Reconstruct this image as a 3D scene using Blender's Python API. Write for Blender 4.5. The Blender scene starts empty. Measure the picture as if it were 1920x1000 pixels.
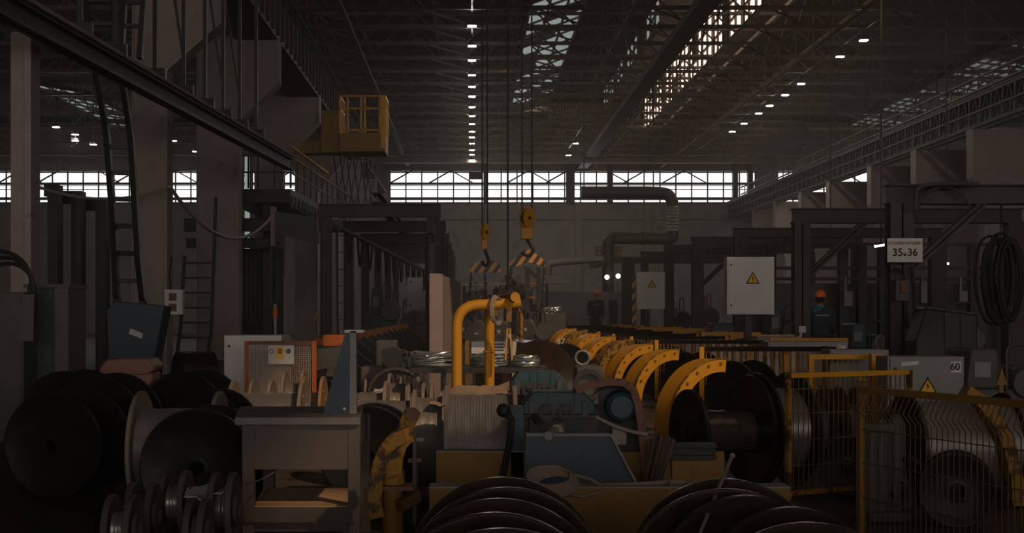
import bpy, math, random
from mathutils import Vector, Matrix
random.seed(7)
C = bpy.context.scene.collection
PI = math.pi
# ------------------------------------------------------------------ camera, world, sun, exposure
F, VX, VY, ZC = 2600.0, 885.0, 587.0, 1.4          # focal length in pixels, vanishing point, eye height
def X(px, Y): return (px - VX) / F * Y
def Z(py, Y): return ZC + (VY - py) / F * Y
def P(px, py, Y): return Vector((X(px, Y), Y, Z(py, Y)))
cd = bpy.data.cameras.new('camera'); cam = bpy.data.objects.new('camera', cd); C.objects.link(cam)
cam.location = (0, 0, ZC); cam.rotation_euler = (PI / 2, 0, 0)
cd.sensor_width = 36.0; cd.lens = 36.0 * F / 1920; cd.shift_x = (960 - VX) / 1920; cd.shift_y = (VY - 500) / 1920
cd.clip_end = 500
bpy.context.scene.camera = cam
vs = bpy.context.scene.view_settings
vs.view_transform = 'Standard'; vs.look = 'None'; vs.exposure = 0.38; vs.gamma = 1.0; vs.use_curve_mapping = False
w = bpy.data.worlds.new('sky'); bpy.context.scene.world = w; w.use_nodes = True
bg = w.node_tree.nodes['Background']; bg.inputs[0].default_value = (1.0, 0.86, 0.76, 1); bg.inputs[1].default_value = 0.28
HAZE = 0.0018
cy = bpy.context.scene.cycles; cy.max_bounces = 6; cy.diffuse_bounces = 4; cy.glossy_bounces = 3; cy.volume_bounces = 1
SUN_D = Vector((-0.50, 0.62, -0.60)).normalized()
sl = bpy.data.lights.new('sun', 'SUN'); sl.energy = 1.15; sl.angle = math.radians(1.2); sl.color = (1.0, 0.70, 0.42)
so = bpy.data.objects.new('sun', sl); C.objects.link(so); so.rotation_euler = SUN_D.to_track_quat('-Z', 'Y').to_euler(); so.location = (20, -20, 30)

# ------------------------------------------------------------------ materials
def mat(name, col, rough=.6, metal=0., var=.25, scale=6., col2=None, patch=.55, bump=0., emit=None, estr=1.):
    m = bpy.data.materials.new(name); m.use_nodes = True
    nt = m.node_tree; b = nt.nodes['Principled BSDF']
    b.inputs['Roughness'].default_value = rough; b.inputs['Metallic'].default_value = metal; b.inputs['Specular IOR Level'].default_value = .22
    if emit:
        b.inputs['Base Color'].default_value = (*col, 1)
        b.inputs['Emission Color'].default_value = (*emit, 1); b.inputs['Emission Strength'].default_value = estr
        return m
    tc = nt.nodes.new('ShaderNodeTexCoord'); n = nt.nodes.new('ShaderNodeTexNoise')
    n.inputs['Scale'].default_value = scale; n.inputs['Detail'].default_value = 6; n.inputs['Roughness'].default_value = .65
    nt.links.new(tc.outputs['Object'], n.inputs['Vector'])
    r = nt.nodes.new('ShaderNodeValToRGB'); e = r.color_ramp.elements
    lo = tuple(c * (1 - var) for c in col); hi = tuple(min(1, c * (1 + var)) for c in col)
    e[0].position = .3; e[0].color = (*lo, 1); e[1].position = .7; e[1].color = (*hi, 1)
    if col2:
        k = e.new(patch); k.color = (*col, 1); e[-1].color = (*col2, 1); e[-1].position = min(.99, patch + .09)
    nt.links.new(n.outputs['Fac'], r.inputs['Fac']); nt.links.new(r.outputs['Color'], b.inputs['Base Color'])
    if bump:
        bp = nt.nodes.new('ShaderNodeBump'); bp.inputs['Strength'].default_value = bump; bp.inputs['Distance'].default_value = .02
        nt.links.new(n.outputs['Fac'], bp.inputs['Height']); nt.links.new(bp.outputs['Normal'], b.inputs['Normal'])
    return m
M = {}
M['yellow'] = mat('yellow_paint', (.60, .27, .022), .45, 0, .16, 5, (.16, .075, .02), .64, .12)
M['yellow_worn'] = mat('worn_yellow_paint', (.32, .16, .024), .6, 0, .3, 9, (.06, .033, .02), .47, .3)
M['mustard'] = mat('mustard_paint', (.25, .135, .035), .6, 0, .25, 4, (.12, .06, .03), .6, .1)
M['orange'] = mat('orange_paint', (.42, .11, .03), .55, 0, .2, 6, (.15, .05, .03), .62)
M['helmet'] = mat('orange_plastic', (.85, .20, .04), .3, 0, .05)
M['steel_dark'] = mat('dark_steel', (.05, .043, .04), .55, .3, .35, 5)
M['black'] = mat('black_paint', (.026, .025, .024), .45, 0, .3, 5)
M['rail_shade'] = mat('shade_dark_rail', (.016, .014, .013), 1.0, 0, .3, 5); M['rail_shade'].node_tree.nodes['Principled BSDF'].inputs['Specular IOR Level'].default_value = .02  # near-black colour holds the shade lying on the fence top rails
M['reel'] = mat('dark_reel_steel', (.024, .022, .020), .42, .35, .35, 7, (.07, .035, .022), .62, .08)
M['barrel'] = mat('scuffed_barrel', (.11, .08, .065), .24, .5, .35, 5, (.2, .15, .12), .66, .12)
M['mesh'] = mat('dull_mesh_wire', (.14, .085, .04), .6, .1, .3, 9)
M['reel_brown'] = mat('brown_reel_steel', (.072, .047, .037), .3, .5, .35, 7, (.10, .045, .025), .6, .08)
M['flange'] = mat('pale_reel_flange', (.26, .21, .18), .55, .1, .25, 9)
M['flange_wood'] = mat('tan_reel_flange', (.30, .17, .10), .6, 0, .25, 9)
M['wire'] = mat('grey_wound_wire', (.42, .38, .37), .38, .55, .12, 4)
M['silver'] = mat('bright_wire', (.50, .53, .54), .3, .8, .25, 20)
M['concrete'] = mat('grey_brown_concrete', (.30, .235, .215), .85, 0, .2, 2.2, (.2, .155, .145), .6, .15)
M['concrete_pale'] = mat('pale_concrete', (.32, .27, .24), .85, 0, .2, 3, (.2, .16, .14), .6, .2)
M['wall'] = mat('end_wall_plaster', (.31, .28, .255), .85, 0, .3, .7, (.21, .19, .175), .56, .2)
M['floor'] = mat('oily_floor', (.085, .062, .048), .6, 0, .35, 1.5, (.03, .024, .02), .55, .1)
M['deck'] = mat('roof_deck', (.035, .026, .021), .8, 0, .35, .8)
M['truss'] = mat('truss_steel', (.12, .09, .074), .55, .1, .3, 2)
M['girder'] = mat('crane_girder_steel', (.055, .045, .041), .6, .1, .3, 2)
M['grey'] = mat('grey_enamel', (.60, .56, .54), .5, 0, .05, 3)
M['grey_mid'] = mat('mid_grey_enamel', (.23, .208, .2), .55, 0, .1, 3)
M['grey_dark'] = mat('dark_grey_paint', (.08, .075, .072), .55, 0, .15, 4)
M['beige'] = mat('beige_paint', (.11, .086, .076), .55, 0, .1, 4, (.10, .075, .065), .66)
M['beige_top'] = mat('worn_table_top', (.17, .15, .145), .5, .1, .2, 6)
M['board'] = mat('tan_board', (.46, .28, .16), .55, 0, .12, 4)
M['blue'] = mat('blue_enamel', (.034, .056, .078), .42, 0, .15, 5)
M['teal'] = mat('teal_machine_paint', (.026, .062, .075), .42, 0, .25, 6, (.03, .035, .035), .6, .1)
M['green'] = mat('green_enamel', (.035, .05, .035), .5, 0, .15, 4)
M['salmon'] = mat('salmon_plastic', (.27, .125, .098), .5, 0, .12, 4)
M['canvas'] = mat('brown_paper', (.42, .30, .23), .8, 0, .15, 4, None, .5, .5)
M['cloth'] = mat('brown_rag', (.13, .085, .065), .9, 0, .3, 14, None, .5, .6)
M['rope'] = mat('grey_rope', (.26, .19, .155), .85, 0, .2, 30)
M['cable'] = mat('dark_cable', (.018, .016, .015), .5, 0, .2, 20)
M['pale_cable'] = mat('pale_cable', (.30, .25, .22), .6, 0, .1, 20)
M['duct'] = mat('dark_duct', (.07, .06, .055), .5, .3, .25, 3)
M['duct_pale'] = mat('pale_duct', (.26, .23, .215), .5, .3, .2, 3)
M['rust'] = mat('rusty_guard', (.17, .075, .045), .55, .2, .4, 8, (.05, .03, .025), .55, .2)
M['sign'] = mat('white_sign', (.55, .50, .48), .6, 0, .06, 4)
M['warn'] = mat('warning_yellow', (.75, .40, .03), .5, 0, .06, 4)
M['print'] = mat('black_print', (.012, .011, .011), .6, 0, .1)
M['chalk'] = mat('chalk', (.5, .46, .42), .9, 0, .2, 30)
M['white'] = mat('white_paint', (.5, .46, .44), .5, 0, .08, 4)
M['paper'] = mat('white_paper', (.7, .66, .62), .8, 0, .05, 4)
M['skin'] = mat('skin', (.42, .22, .15), .55, 0, .08, 8)
M['jacket'] = mat('navy_work_jacket', (.035, .045, .062), .85, 0, .15, 12)
M['yoke'] = mat('teal_jacket_yoke', (.04, .17, .20), .85, 0, .12, 12)
M['tape'] = mat('reflective_tape', (.45, .40, .38), .4, .2, .05)
M['hair'] = mat('dark_hair', (.02, .014, .012), .7, 0, .2, 30)
M['pane'] = mat('bright_window_pane', (.1, .1, .1), .4, emit=(1, .975, .955), estr=1.0)
M['pane_fill'] = mat('unseen_fill_pane', (.1, .1, .1), .4, emit=(1, .90, .82), estr=5.0)  # emission of the added fill pane behind the camera
M['pane_dim'] = mat('dirty_rooflight_pane', (.1, .1, .1), .6, emit=(.88, 1, .95), estr=.22)
M['pane_faint'] = mat('faint_rooflight_pane', (.08, .08, .08), .6, emit=(.9, 1, .97), estr=.09)
M['pane_sun'] = mat('sunlit_rooflight_pane', (.1, .1, .1), .6, emit=(1, .74, .56), estr=1.6)
M['lamp'] = mat('lamp_diffuser', (.8, .8, .8), .4, emit=(1, .93, .85), estr=130)
M['tube_lamp'] = mat('lamp_tube', (.8, .8, .8), .4, emit=(.95, .98, 1), estr=1.6)
def stripes():
    m = bpy.data.materials.new('hazard_stripes'); m.use_nodes = True; nt = m.node_tree; b = nt.nodes['Principled BSDF']
    b.inputs['Roughness'].default_value = .5
    tc = nt.nodes.new('ShaderNodeTexCoord'); mp = nt.nodes.new('ShaderNodeMapping'); wv = nt.nodes.new('ShaderNodeTexWave'); r = nt.nodes.new('ShaderNodeValToRGB')
    mp.inputs['Rotation'].default_value = (0, math.radians(-35), 0)
    wv.wave_type = 'BANDS'; wv.bands_direction = 'X'; wv.inputs['Scale'].default_value = 1.55
    r.color_ramp.interpolation = 'CONSTANT'; r.color_ramp.elements[0].color = (.02, .018, .016, 1); r.color_ramp.elements[1].position = .5; r.color_ramp.elements[1].color = (.62, .29, .03, 1)
    nt.links.new(tc.outputs['Object'], mp.inputs['Vector']); nt.links.new(mp.outputs['Vector'], wv.inputs['Vector'])
    nt.links.new(wv.outputs['Color'], r.inputs['Fac']); nt.links.new(r.outputs['Color'], b.inputs['Base Color']); return m
M['stripes'] = stripes()
def wire_mat(name, col, axis='X', scale=30):
    m = mat(name, col, .36, .6, .12, 3); nt = m.node_tree; b = nt.nodes['Principled BSDF']
    tc = nt.nodes.new('ShaderNodeTexCoord'); wv = nt.nodes.new('ShaderNodeTexWave'); wv.bands_direction = axis
    wv.inputs['Scale'].default_value = scale; wv.inputs['Distortion'].default_value = 1.2
    bp = nt.nodes.new('ShaderNodeBump'); bp.inputs['Strength'].default_value = .4; bp.inputs['Distance'].default_value = .02
    nt.links.new(tc.outputs['Object'], wv.inputs['Vector']); nt.links.new(wv.outputs['Fac'], bp.inputs['Height']); nt.links.new(bp.outputs['Normal'], b.inputs['Normal'])
    return m
M['wire'] = wire_mat('grey_wound_wire_turns', (.40, .355, .335))

# ------------------------------------------------------------------ mesh builder
def wloc(o):
    v = Vector((0, 0, 0))
    while o: v = v + o.location; o = o.parent
    return v
class MB:
    def __init__(s): s.v = []; s.f = []
    def add(s, vs, fs):
        n = len(s.v); s.v += [tuple(p) for p in vs]; s.f += [tuple(i + n for i in f) for f in fs]; return s
    def obox(s, c, a, b, d):
        c, a, b, d = Vector(c), Vector(a), Vector(b), Vector(d)
        vs = [c + i * a + j * b + k * d for i in (-1, 1) for j in (-1, 1) for k in (-1, 1)]
        return s.add(vs, [(0, 1, 3, 2), (4, 6, 7, 5), (0, 4, 5, 1), (2, 3, 7, 6), (0, 2, 6, 4), (1, 5, 7, 3)])
    def box(s, x0, x1, y0, y1, z0, z1):
        return s.obox(((x0 + x1) / 2, (y0 + y1) / 2, (z0 + z1) / 2), ((x1 - x0) / 2, 0, 0), (0, (y1 - y0) / 2, 0), (0, 0, (z1 - z0) / 2))
    def bar(s, p, q, w, h=None, up=(0, 0, 1)):
        p, q = Vector(p), Vector(q); d = q - p; h = h or w
        u = Vector(up); sd = d.cross(u)
        if sd.length < 1e-6: sd = d.cross(Vector((0, 1, 0)))
        sd.normalize(); u = sd.cross(d).normalized()
        return s.obox((p + q) / 2, d / 2, sd * w / 2, u * h / 2)
    def tube(s, path, r, seg=8, closed=False, cap=True):
        path = [Vector(p) for p in path]; n = len(path); rings = []
        t0 = None; nrm = None
        for i, p in enumerate(path):
            a = path[(i - 1) % n] if (closed or i) else p; b = path[(i + 1) % n] if (closed or i < n - 1) else p
            t = (b - a).normalized()
            if nrm is None:
                nrm = t.cross(Vector((0, 0, 1)))
                if nrm.length < 1e-3: nrm = t.cross(Vector((0, 1, 0)))
                nrm.normalize()
            else:
                nrm = (nrm - t * nrm.dot(t))
                if nrm.length < 1e-6: nrm = t.orthogonal()
                nrm.normalize()
            bn = t.cross(nrm); rr = r[i] if isinstance(r, (list, tuple)) else r
            rings.append([p + nrm * math.cos(2 * PI * k / seg) * rr + bn * math.sin(2 * PI * k / seg) * rr for k in range(seg)])
        vs = [v for rg in rings for v in rg]; fs = []
        for i in range(n if closed else n - 1):
            j = (i + 1) % n
            for k in range(seg):
                l = (k + 1) % seg; fs.append((i * seg + k, i * seg + l, j * seg + l, j * seg + k))
        if not closed and cap:
            fs.append(tuple(range(seg))[::-1]); fs.append(tuple((n - 1) * seg + k for k in range(seg)))
        return s.add(vs, fs)
    def lathe(s, prof, o, axis, seg=40, a0=0., a1=2 * PI):
        """prof: (radius, distance along the axis)"""
        o, ax = Vector(o), Vector(axis).normalized()
        u = ax.cross(Vector((0, 0, 1)))
        u = u.normalized() if u.length > 1e-3 else Vector((1, 0, 0))
        v = u.cross(ax); full = abs(a1 - a0) > 2 * PI - 1e-4; m = seg if full else seg + 1
        vs = []; fs = []
        for r, h in prof:
            for k in range(m):
                a = a0 + (a1 - a0) * k / seg
                vs.append(o + ax * h + (u * math.cos(a) + v * math.sin(a)) * r)
        n = len(prof)
        for i in range(n - 1):
            for k in range(seg):
                l = (k + 1) % m; fs.append((i * m + k, i * m + l, (i + 1) * m + l, (i + 1) * m + k))
        return s.add(vs, fs)
    def cyl(s, p, q, r, seg=16):
        p, q = Vector(p), Vector(q); L = (q - p).length
        return s.lathe([(.0001, 0), (r, 0), (r, L), (.0001, L)], p, q - p, seg)
    def prism(s, poly, ext):
        e = Vector(ext); poly = [Vector(p) for p in poly]; n = len(poly)
        vs = poly + [p + e for p in poly]
        return s.add(vs, [tuple(range(n)), tuple(range(2 * n - 1, n - 1, -1))] + [(i, i + n, (i + 1) % n + n, (i + 1) % n) for i in range(n)])
    def ball(s, c, r, sx=1, sy=1, sz=1, seg=16, rg=10):
        c = Vector(c); vs = []; fs = []
        for i in range(rg + 1):
            t = PI * i / rg
            for k in range(seg):
                a = 2 * PI * k / seg; vs.append(c + Vector((r * sx * math.sin(t) * math.cos(a), r * sy * math.sin(t) * math.sin(a), r * sz * math.cos(t))))
        for i in range(rg):
            for k in range(seg):
                l = (k + 1) % seg; fs.append((i * seg + k, i * seg + l, (i + 1) * seg + l, (i + 1) * seg + k))
        return s.add(vs, fs)
    def build(s, name, m, parent=None, bevel=0., smooth=True):
        me = bpy.data.meshes.new(name)
        off = wloc(parent) if parent else Vector((0, 0, 0))
        if parent is None and s.v:
            n = len(s.v); off = Vector((sum(p[0] for p in s.v) / n, sum(p[1] for p in s.v) / n, min(p[2] for p in s.v)))
        me.from_pydata([(p[0] - off.x, p[1] - off.y, p[2] - off.z) for p in s.v], [], s.f)
        import bmesh
        bm = bmesh.new(); bm.from_mesh(me); bmesh.ops.remove_doubles(bm, verts=bm.verts, dist=1e-5); bmesh.ops.recalc_face_normals(bm, faces=bm.faces); bm.to_mesh(me); bm.free()
        me.materials.append(M[m] if isinstance(m, str) else m)
        if smooth and len(me.polygons):
            me.polygons.foreach_set('use_smooth', [True] * len(me.polygons)); me.set_sharp_from_angle(angle=math.radians(38))
        o = bpy.data.objects.new(name, me); C.objects.link(o)
        if parent: o.parent = parent
        else: o.location = off
        if bevel:
            b = o.modifiers.new('edge', 'BEVEL'); b.width = bevel; b.segments = 2; b.limit_method = 'ANGLE'
        return o
def tag(o, label, cat, group=None, kind=None):
    o['label'] = label; o['category'] = cat
    if group: o['group'] = group
    if kind: o['kind'] = kind
    return o
def thing(name, label, cat, loc=(0, 0, 0), group=None):
    o = bpy.data.objects.new(name, None); o.location = loc; o.empty_display_size = .1; C.objects.link(o)
    return tag(o, label, cat, group, 'thing')
def one(mb, name, m, label, cat, group=None, bevel=0.):
    return tag(mb.build(name, m, None, bevel), label, cat, group, 'thing')
def struct(mb, name, m, bevel=0.):
    o = mb.build(name, m, None, bevel, smooth=False); o['kind'] = 'structure'; return o
def copy_tree(o, parent=None):
    c = o.copy(); C.objects.link(c)
    if parent: c.parent = parent
    for ch in list(o.children): copy_tree(ch, c)
    return c
def dup(o, loc, label, rz=0.):
    c = copy_tree(o); c.location = loc; c.rotation_euler = (0, 0, rz); c['label'] = label; return c
ORD = ['first', 'second', 'third', 'fourth', 'fifth', 'sixth', 'seventh', 'eighth', 'ninth', 'tenth', 'eleventh', 'twelfth', 'thirteenth', 'fourteenth', 'fifteenth', 'sixteenth', 'seventeenth', 'eighteenth', 'nineteenth', 'twentieth']
def text(body, name, size, loc, parent, m='print', rot=(PI / 2, 0, 0), ext=.002):
    c = bpy.data.curves.new(name, 'FONT'); c.body = body; c.size = size; c.align_x = 'CENTER'; c.align_y = 'CENTER'; c.extrude = ext; c.offset = size * .018
    t = bpy.data.objects.new(name, c); C.objects.link(t); dg = bpy.context.evaluated_depsgraph_get(); dg.update()
    me = bpy.data.meshes.new_from_object(t.evaluated_get(dg)); bpy.data.objects.remove(t); bpy.data.curves.remove(c)
    me.materials.clear(); me.materials.append(M[m]); me.name = name
    o = bpy.data.objects.new(name, me); C.objects.link(o); o.rotation_euler = rot
    o.parent = parent; o.location = Vector(loc) - wloc(parent); return o
def arc(c, r, a0, a1, n, u=(1, 0, 0), v=(0, 0, 1)):
    c, u, v = Vector(c), Vector(u), Vector(v)
    return [c + u * r * math.cos(a0 + (a1 - a0) * i / n) + v * r * math.sin(a0 + (a1 - a0) * i / n) for i in range(n + 1)]
def rounded(path, r, n=5):
    path = [Vector(p) for p in path]; out = [path[0]]
    for a, b, c in zip(path, path[1:], path[2:]):
        d0 = (a - b); d1 = (c - b); rr = min(r, d0.length * .49, d1.length * .49); p0 = b + d0.normalized() * rr; p1 = b + d1.normalized() * rr
        for i in range(n + 1):
            t = i / n; out.append(p0 * (1 - t) ** 2 + b * 2 * t * (1 - t) + p1 * t * t)
    return out + [path[-1]]
# ================================================================== THE SETTING
XL, XR, YE = -5.7, 17.0, 93.0                     # crane girder lines and the end wall
struct(MB().box(-40, 50, -45.4, YE + .5, -.2, 0), 'floor', 'floor')
RT = 14.2
CL = [(-40, 8.9, -45, 34, RT), (8.9, 9.3, -45, -4.5, RT), (8.9, 9.75, -4.5, -1.9, RT), (8.9, 9.3, 8.5, 34, RT), (14.6, 50, -45, 34, RT), (9.3, 14.6, 29, 34, RT), (9.3, 14.6, -45, -6.7, RT), (9.3, 10.3, -6.7, -4.5, RT), (11.3, 14.6, -6.7, -4.5, RT), (10.3, 11.3, -5.6, -4.5, RT), (13.1, 14.6, -4.5, .4, RT), (9.3, 10.8, 8.5, 29, RT),  # unseen near deck, its openings cut to shape the sun patch
                                    (-40, 2.4, 34, YE, RT), (5.0, 11.0, 34, YE, 15.3), (11.05, 50, 34, YE, RT), (11.0, 11.4, 34, YE, 15.3), (2.4, 5.0, 34, 54, RT), (2.4, 5.0, 90, YE, RT), (4.8, 5.0, 34, 54, RT + .25), (10.8, 11.0, 34, 52, RT + .25), (10.8, 11.0, 88, YE, RT + .25), (-40, 50, 34, 34.2, RT - .2)]
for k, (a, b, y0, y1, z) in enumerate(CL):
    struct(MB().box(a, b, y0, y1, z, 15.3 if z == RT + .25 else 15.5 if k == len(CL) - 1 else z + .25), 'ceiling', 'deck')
struct(MB().box(-40.4, -40, -45, YE, 0, 15.6), 'wall_left', 'concrete')
struct(MB().box(50, 50.4, -45, YE, 0, 15.6), 'wall_right', 'concrete')
struct(MB().box(-16, -2.0, -2.9, -2.7, 0, 2.3), 'shade_block_left', 'concrete')  # unseen block added to shade the near dark reels
struct(MB().box(-13, 13, -3.2, -3.0, 0, 1.0), 'shade_block_middle', 'concrete')  # low block added behind the camera to shade the foreground
struct(MB().box(1.8, 13, -2.9, -2.7, 0, 1.9), 'shade_block_right', 'concrete')  # unseen block added to keep the near fences dim
struct(MB().box(-40, 50, -45.4, -45, 0, 1.0), 'wall_front', 'concrete'); struct(MB().box(-40, 50, -45.4, -45, 11, 15.6), 'wall_front', 'concrete')
struct(MB().box(-40, -20, -45.4, -45, 1, 11), 'wall_front', 'concrete'); struct(MB().box(32, 50, -45.4, -45, 1, 11), 'wall_front', 'concrete')
wg = struct(MB().box(-20, 32, -45.3, -45.2, 1, 11), 'window_4', 'pane_fill')  # unseen glowing gable added as frontal fill light for the hall
fr = MB()
for k in range(27): fr.box(-20 + 2 * k - .06, -20 + 2 * k + .06, -45.18, -45.0, 1, 11)
for k in range(6): fr.box(-20, 32, -45.18, -45.0, 1 + 2 * k - .06, 1 + 2 * k + .06)
fr.build('window_frame', 'steel_dark', wg, smooth=False)  # bars across the added fill pane
WZ0, WZ1 = Z(380, 92), Z(318, 92)
struct(MB().box(-40, 50, YE, YE + .4, 0, WZ0), 'wall_back', 'wall')
struct(MB().box(-40, 50, YE, YE + .4, WZ1, 15.6), 'wall_back', 'wall')
struct(MB().box(-6, 19, YE - .25, YE, Z(410, 92), Z(407.5, 92)), 'trim_1', 'concrete_pale')
for i, px in enumerate((790, 1085, 1215)):
    struct(MB().box(X(px, 92.6) - .2, X(px, 92.6) + .2, YE - .3, YE, 0, WZ0), 'trim_%d' % (i + 2), 'wall')
for a, b in ((-7.5, -5.5), (19.0, 20.5), (49.5, 50), (-40, -39.5)): struct(MB().box(a, b, YE, YE + .4, WZ0, WZ1), 'wall_back', 'wall')
for i, (a, b) in enumerate([(-5.5, 19.0), (-39.5, -7.5), (20.5, 49.5)]):
    wn = struct(MB().box(a, b, YE + .12, YE + .2, WZ0, WZ1), 'window_%d' % (i + 1), 'pane')
    fr = MB(); n = int((b - a) / 1.03)
    for k in range(n + 1):
        x = a + (b - a) * k / n; fr.box(x - .04, x + .04, YE - .02, YE + .08, WZ0, WZ1)
    for py, h in ((342, .16), (346, .03), (353, .03), (370, .16), (372.5, .04), (378.5, .1), (320, .1)):
        z = Z(py, 92); fr.box(a, b, YE - .04, YE + .08, z - h / 2, z + h / 2)
    f = fr.build('window_frame', 'steel_dark', wn, smooth=False)
    m2 = MB()
    k = 0; x = a
    while x < b - 2:
        if k % 3 != 2: m2.bar((x, YE - .3, Z(342, 92)), (x + 1.5, YE - .3, WZ1), .09)
        if k % 2: m2.bar((x + 3, YE - .3, Z(342, 92)), (x + 1.5, YE - .3, WZ1), .07)
        x += 2.6; k += 1
    m2.build('wind_brace', 'steel_dark', wn, smooth=False)
for i, px in enumerate((911, 1070, 1144, 1380, 1408)):
    struct(MB().box(X(px, 92.4) - (.28 if px == 1070 else .16), X(px, 92.4) + (.28 if px == 1070 else .16), YE - .5, YE - .02, WZ0, WZ1 + 1), 'trim_%d' % (i + 6), 'steel_dark')

for i, (pa, pb) in enumerate([(445, 454), (459, 469), (489, 498)]):
    wn = struct(MB().box(X(pa, 70), X(pb, 70), 70, 70.06, 0, 9.35), 'window_%d' % (5 + i), 'pane_dim')
    MB().box(X(pb, 70), X(pb + 4, 70), 69.9, 70.1, 0, 9.5).build('window_frame', 'steel_dark', wn, smooth=False)
# ---- roof trusses (a truss every three metres, three bays side by side)
HT = 10 + ZC
def truss_proto():
    r = thing('roof_truss', '', 'roof truss', (0, 0, 0), 'roof trusses of the hall')
    L, n = 23.4, 6; s = L / n; zt = 1.75
    MB().box(0, L, -.07, .07, -.06, .06).build('bottom_chord', 'truss', r, smooth=False)
    t = MB(); t.box(0, L, -.07, .07, zt - .06, zt + .06); t.build('top_chord', 'truss', r, smooth=False)
    wb = MB()
    for k in range(n):
        a = k * s
        wb.bar((a, 0, 0), (a, 0, zt), .05); wb.bar((a, 0, zt), (a + s / 2, 0, 0), .06); wb.bar((a + s / 2, 0, 0), (a + s, 0, zt), .06)
    wb.build('web', 'truss', r, smooth=False)
    br = MB()
    for k in range(0, n):
        a = k * s; br.bar((a, 0, 0.1), (a + s / 2, 2.88, 0.1), .055)
        br.bar((a + s * .75, 0.0, zt), (a + s * .75, 2.88, 0.15), .05)
    br.build('brace', 'truss', r, smooth=False)
    return r
YT = [45.4 + 3.0 * k for k in range(15)]
tp = None
for bi, (x0, nm) in enumerate([(-6.1, 'in the middle bay'), (-30.5, 'beyond the corbelled columns'), (18.3, 'beyond the lattice crane runway')]):
    for k, y in enumerate(YT):
        if bi and k % 2: continue
        lab = 'steel roof truss %s, %s from the windows' % (nm, ORD[14 - k])
        if tp is None: tp = truss_proto(); tp.location = (x0, y, HT); tp['label'] = lab
        else: dup(tp, (x0, y, HT), lab)
# purlins and long members
for i, x in enumerate((-4.6, -1.5, 1.6, 6.3, 9.4, 12.2, 15.2)):
    one(MB().box(x - .06, x + .06, 43, YE, HT + 1.83, HT + 1.98), 'roof_purlin', 'truss', 'long steel purlin under the dark roof deck, %s from the corbelled columns' % ORD[i], 'purlin', 'roof purlins')
one(MB().box(7.05, 7.7, 40, YE, HT - .35, HT - .07), 'roof_beam', 'truss', 'wide brown box beam running lengthwise beside the sunlit rooflight', 'beam')
one(MB().tube([(12.7, 36, HT - .2), (12.7, YE, HT - .2)], .075, 10), 'roof_pipe', 'concrete', 'thin pale pipe running lengthwise under the trusses by the lamp row', 'pipe')
one(MB().box(-4.4, -4.15, 36, YE, HT - .22, HT - .07), 'roof_tie', 'truss', 'narrow steel tie running lengthwise above the yellow crane platform', 'beam')
one(MB().box(-6.4, 18.6, YE - 6, YE - 5.4, Z(306, 87.3), Z(295, 87.3)), 'wind_girder', 'truss', 'dark horizontal girder spanning the hall above the end windows', 'girder')
# ---- rooflights
def rooflight(name, label, quad, nu, nv, m, skip=()):
    a, b, c, d = [Vector(p) for p in quad]           # a-b along, a-d across
    r = thing(name, label, 'rooflight', tuple(a))
    nrm = (b - a).cross(d - a).normalized()
    MB().obox((a + c) / 2, (b - a) / 2, (d - a) / 2, nrm * .02).build('pane', m, r, smooth=False)
    fr = MB()
    for i in range(nu + 1):
        p = a + (b - a) * i / nu; q = d + (c - d) * i / nu; fr.bar(p, q, .16, .2, nrm)
    for j in range(nv + 1):
        p = a + (d - a) * j / nv; q = b + (c - b) * j / nv; fr.bar(p, q, .10, .2, nrm)
    for (u0, u1, v0, v1) in skip:                  # sheeted-over lights
        p0 = a + (b - a) * u0 + (d - a) * v0; p1 = a + (b - a) * u1 + (d - a) * v0; p2 = a + (b - a) * u1 + (d - a) * v1; p3 = a + (b - a) * u0 + (d - a) * v1
        fr.obox((p0 + p2) / 2, (p1 - p0) / 2, (p3 - p0) / 2, nrm * .07)
    fr.build('rooflight_frame', 'truss', r, smooth=False)
    return r
rooflight('rooflight', 'sloping greenish dirty rooflight along the middle of the roof', [(2.4, 54, 14.25), (2.4, 90, 14.25), (5.0, 90, 15.2), (5.0, 54, 15.2)], 14, 3, 'pane_dim',
          [(0, .1, 0, 1), (.18, .24, .3, 1), (.3, .36, 0, .6), (.44, .6, 0, .33), (.66, .7, 0, 1), (.78, .84, .3, 1), (.9, 1, 0, 1)])
rooflight('rooflight', 'glowing upright rooflight lit warm by the sun above the wide box beam', [(11.0, 52, 13.0), (11.0, 88, 13.0), (11.0, 88, 15.25), (11.0, 52, 15.25)], 26, 3, 'pane_sun',
          [(.2, .24, 0, 1), (.42, .46, .3, 1), (.6, .66, 0, .5), (.74, .78, 0, 1), (.84, .9, .3, 1)])
rooflight('rooflight', 'dull upright row of panes deep inside the roof lantern', [(8.2, 60, 14.0), (8.2, 86, 14.0), (8.2, 86, 15.2), (8.2, 60, 15.2)], 16, 2, 'pane_dim', [(.2, .3, 0, 1), (.5, .55, 0, 1), (.7, .75, 0, 1)])
rooflight('rooflight', 'row of small dirty panes over the bay beyond the lattice crane runway', [(25.0, 62, 13.9), (25.0, 92, 13.9), (27.5, 92, 13.6), (27.5, 62, 13.6)], 22, 5, 'pane_faint', [(.1, .2, 0, 1), (.35, .5, 0, .6), (.6, .7, .4, 1), (.8, .86, 0, 1)])
rooflight('rooflight', 'bright broken panes seen high in the bay beyond the corbelled columns', [(-23.5, 74, 13.7), (-23.5, 90, 13.7), (-20.5, 90, 13.2), (-20.5, 74, 13.2)], 9, 4, 'pane_dim', [(.1, .25, 0, 1), (.45, .6, .3, 1)])
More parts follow.
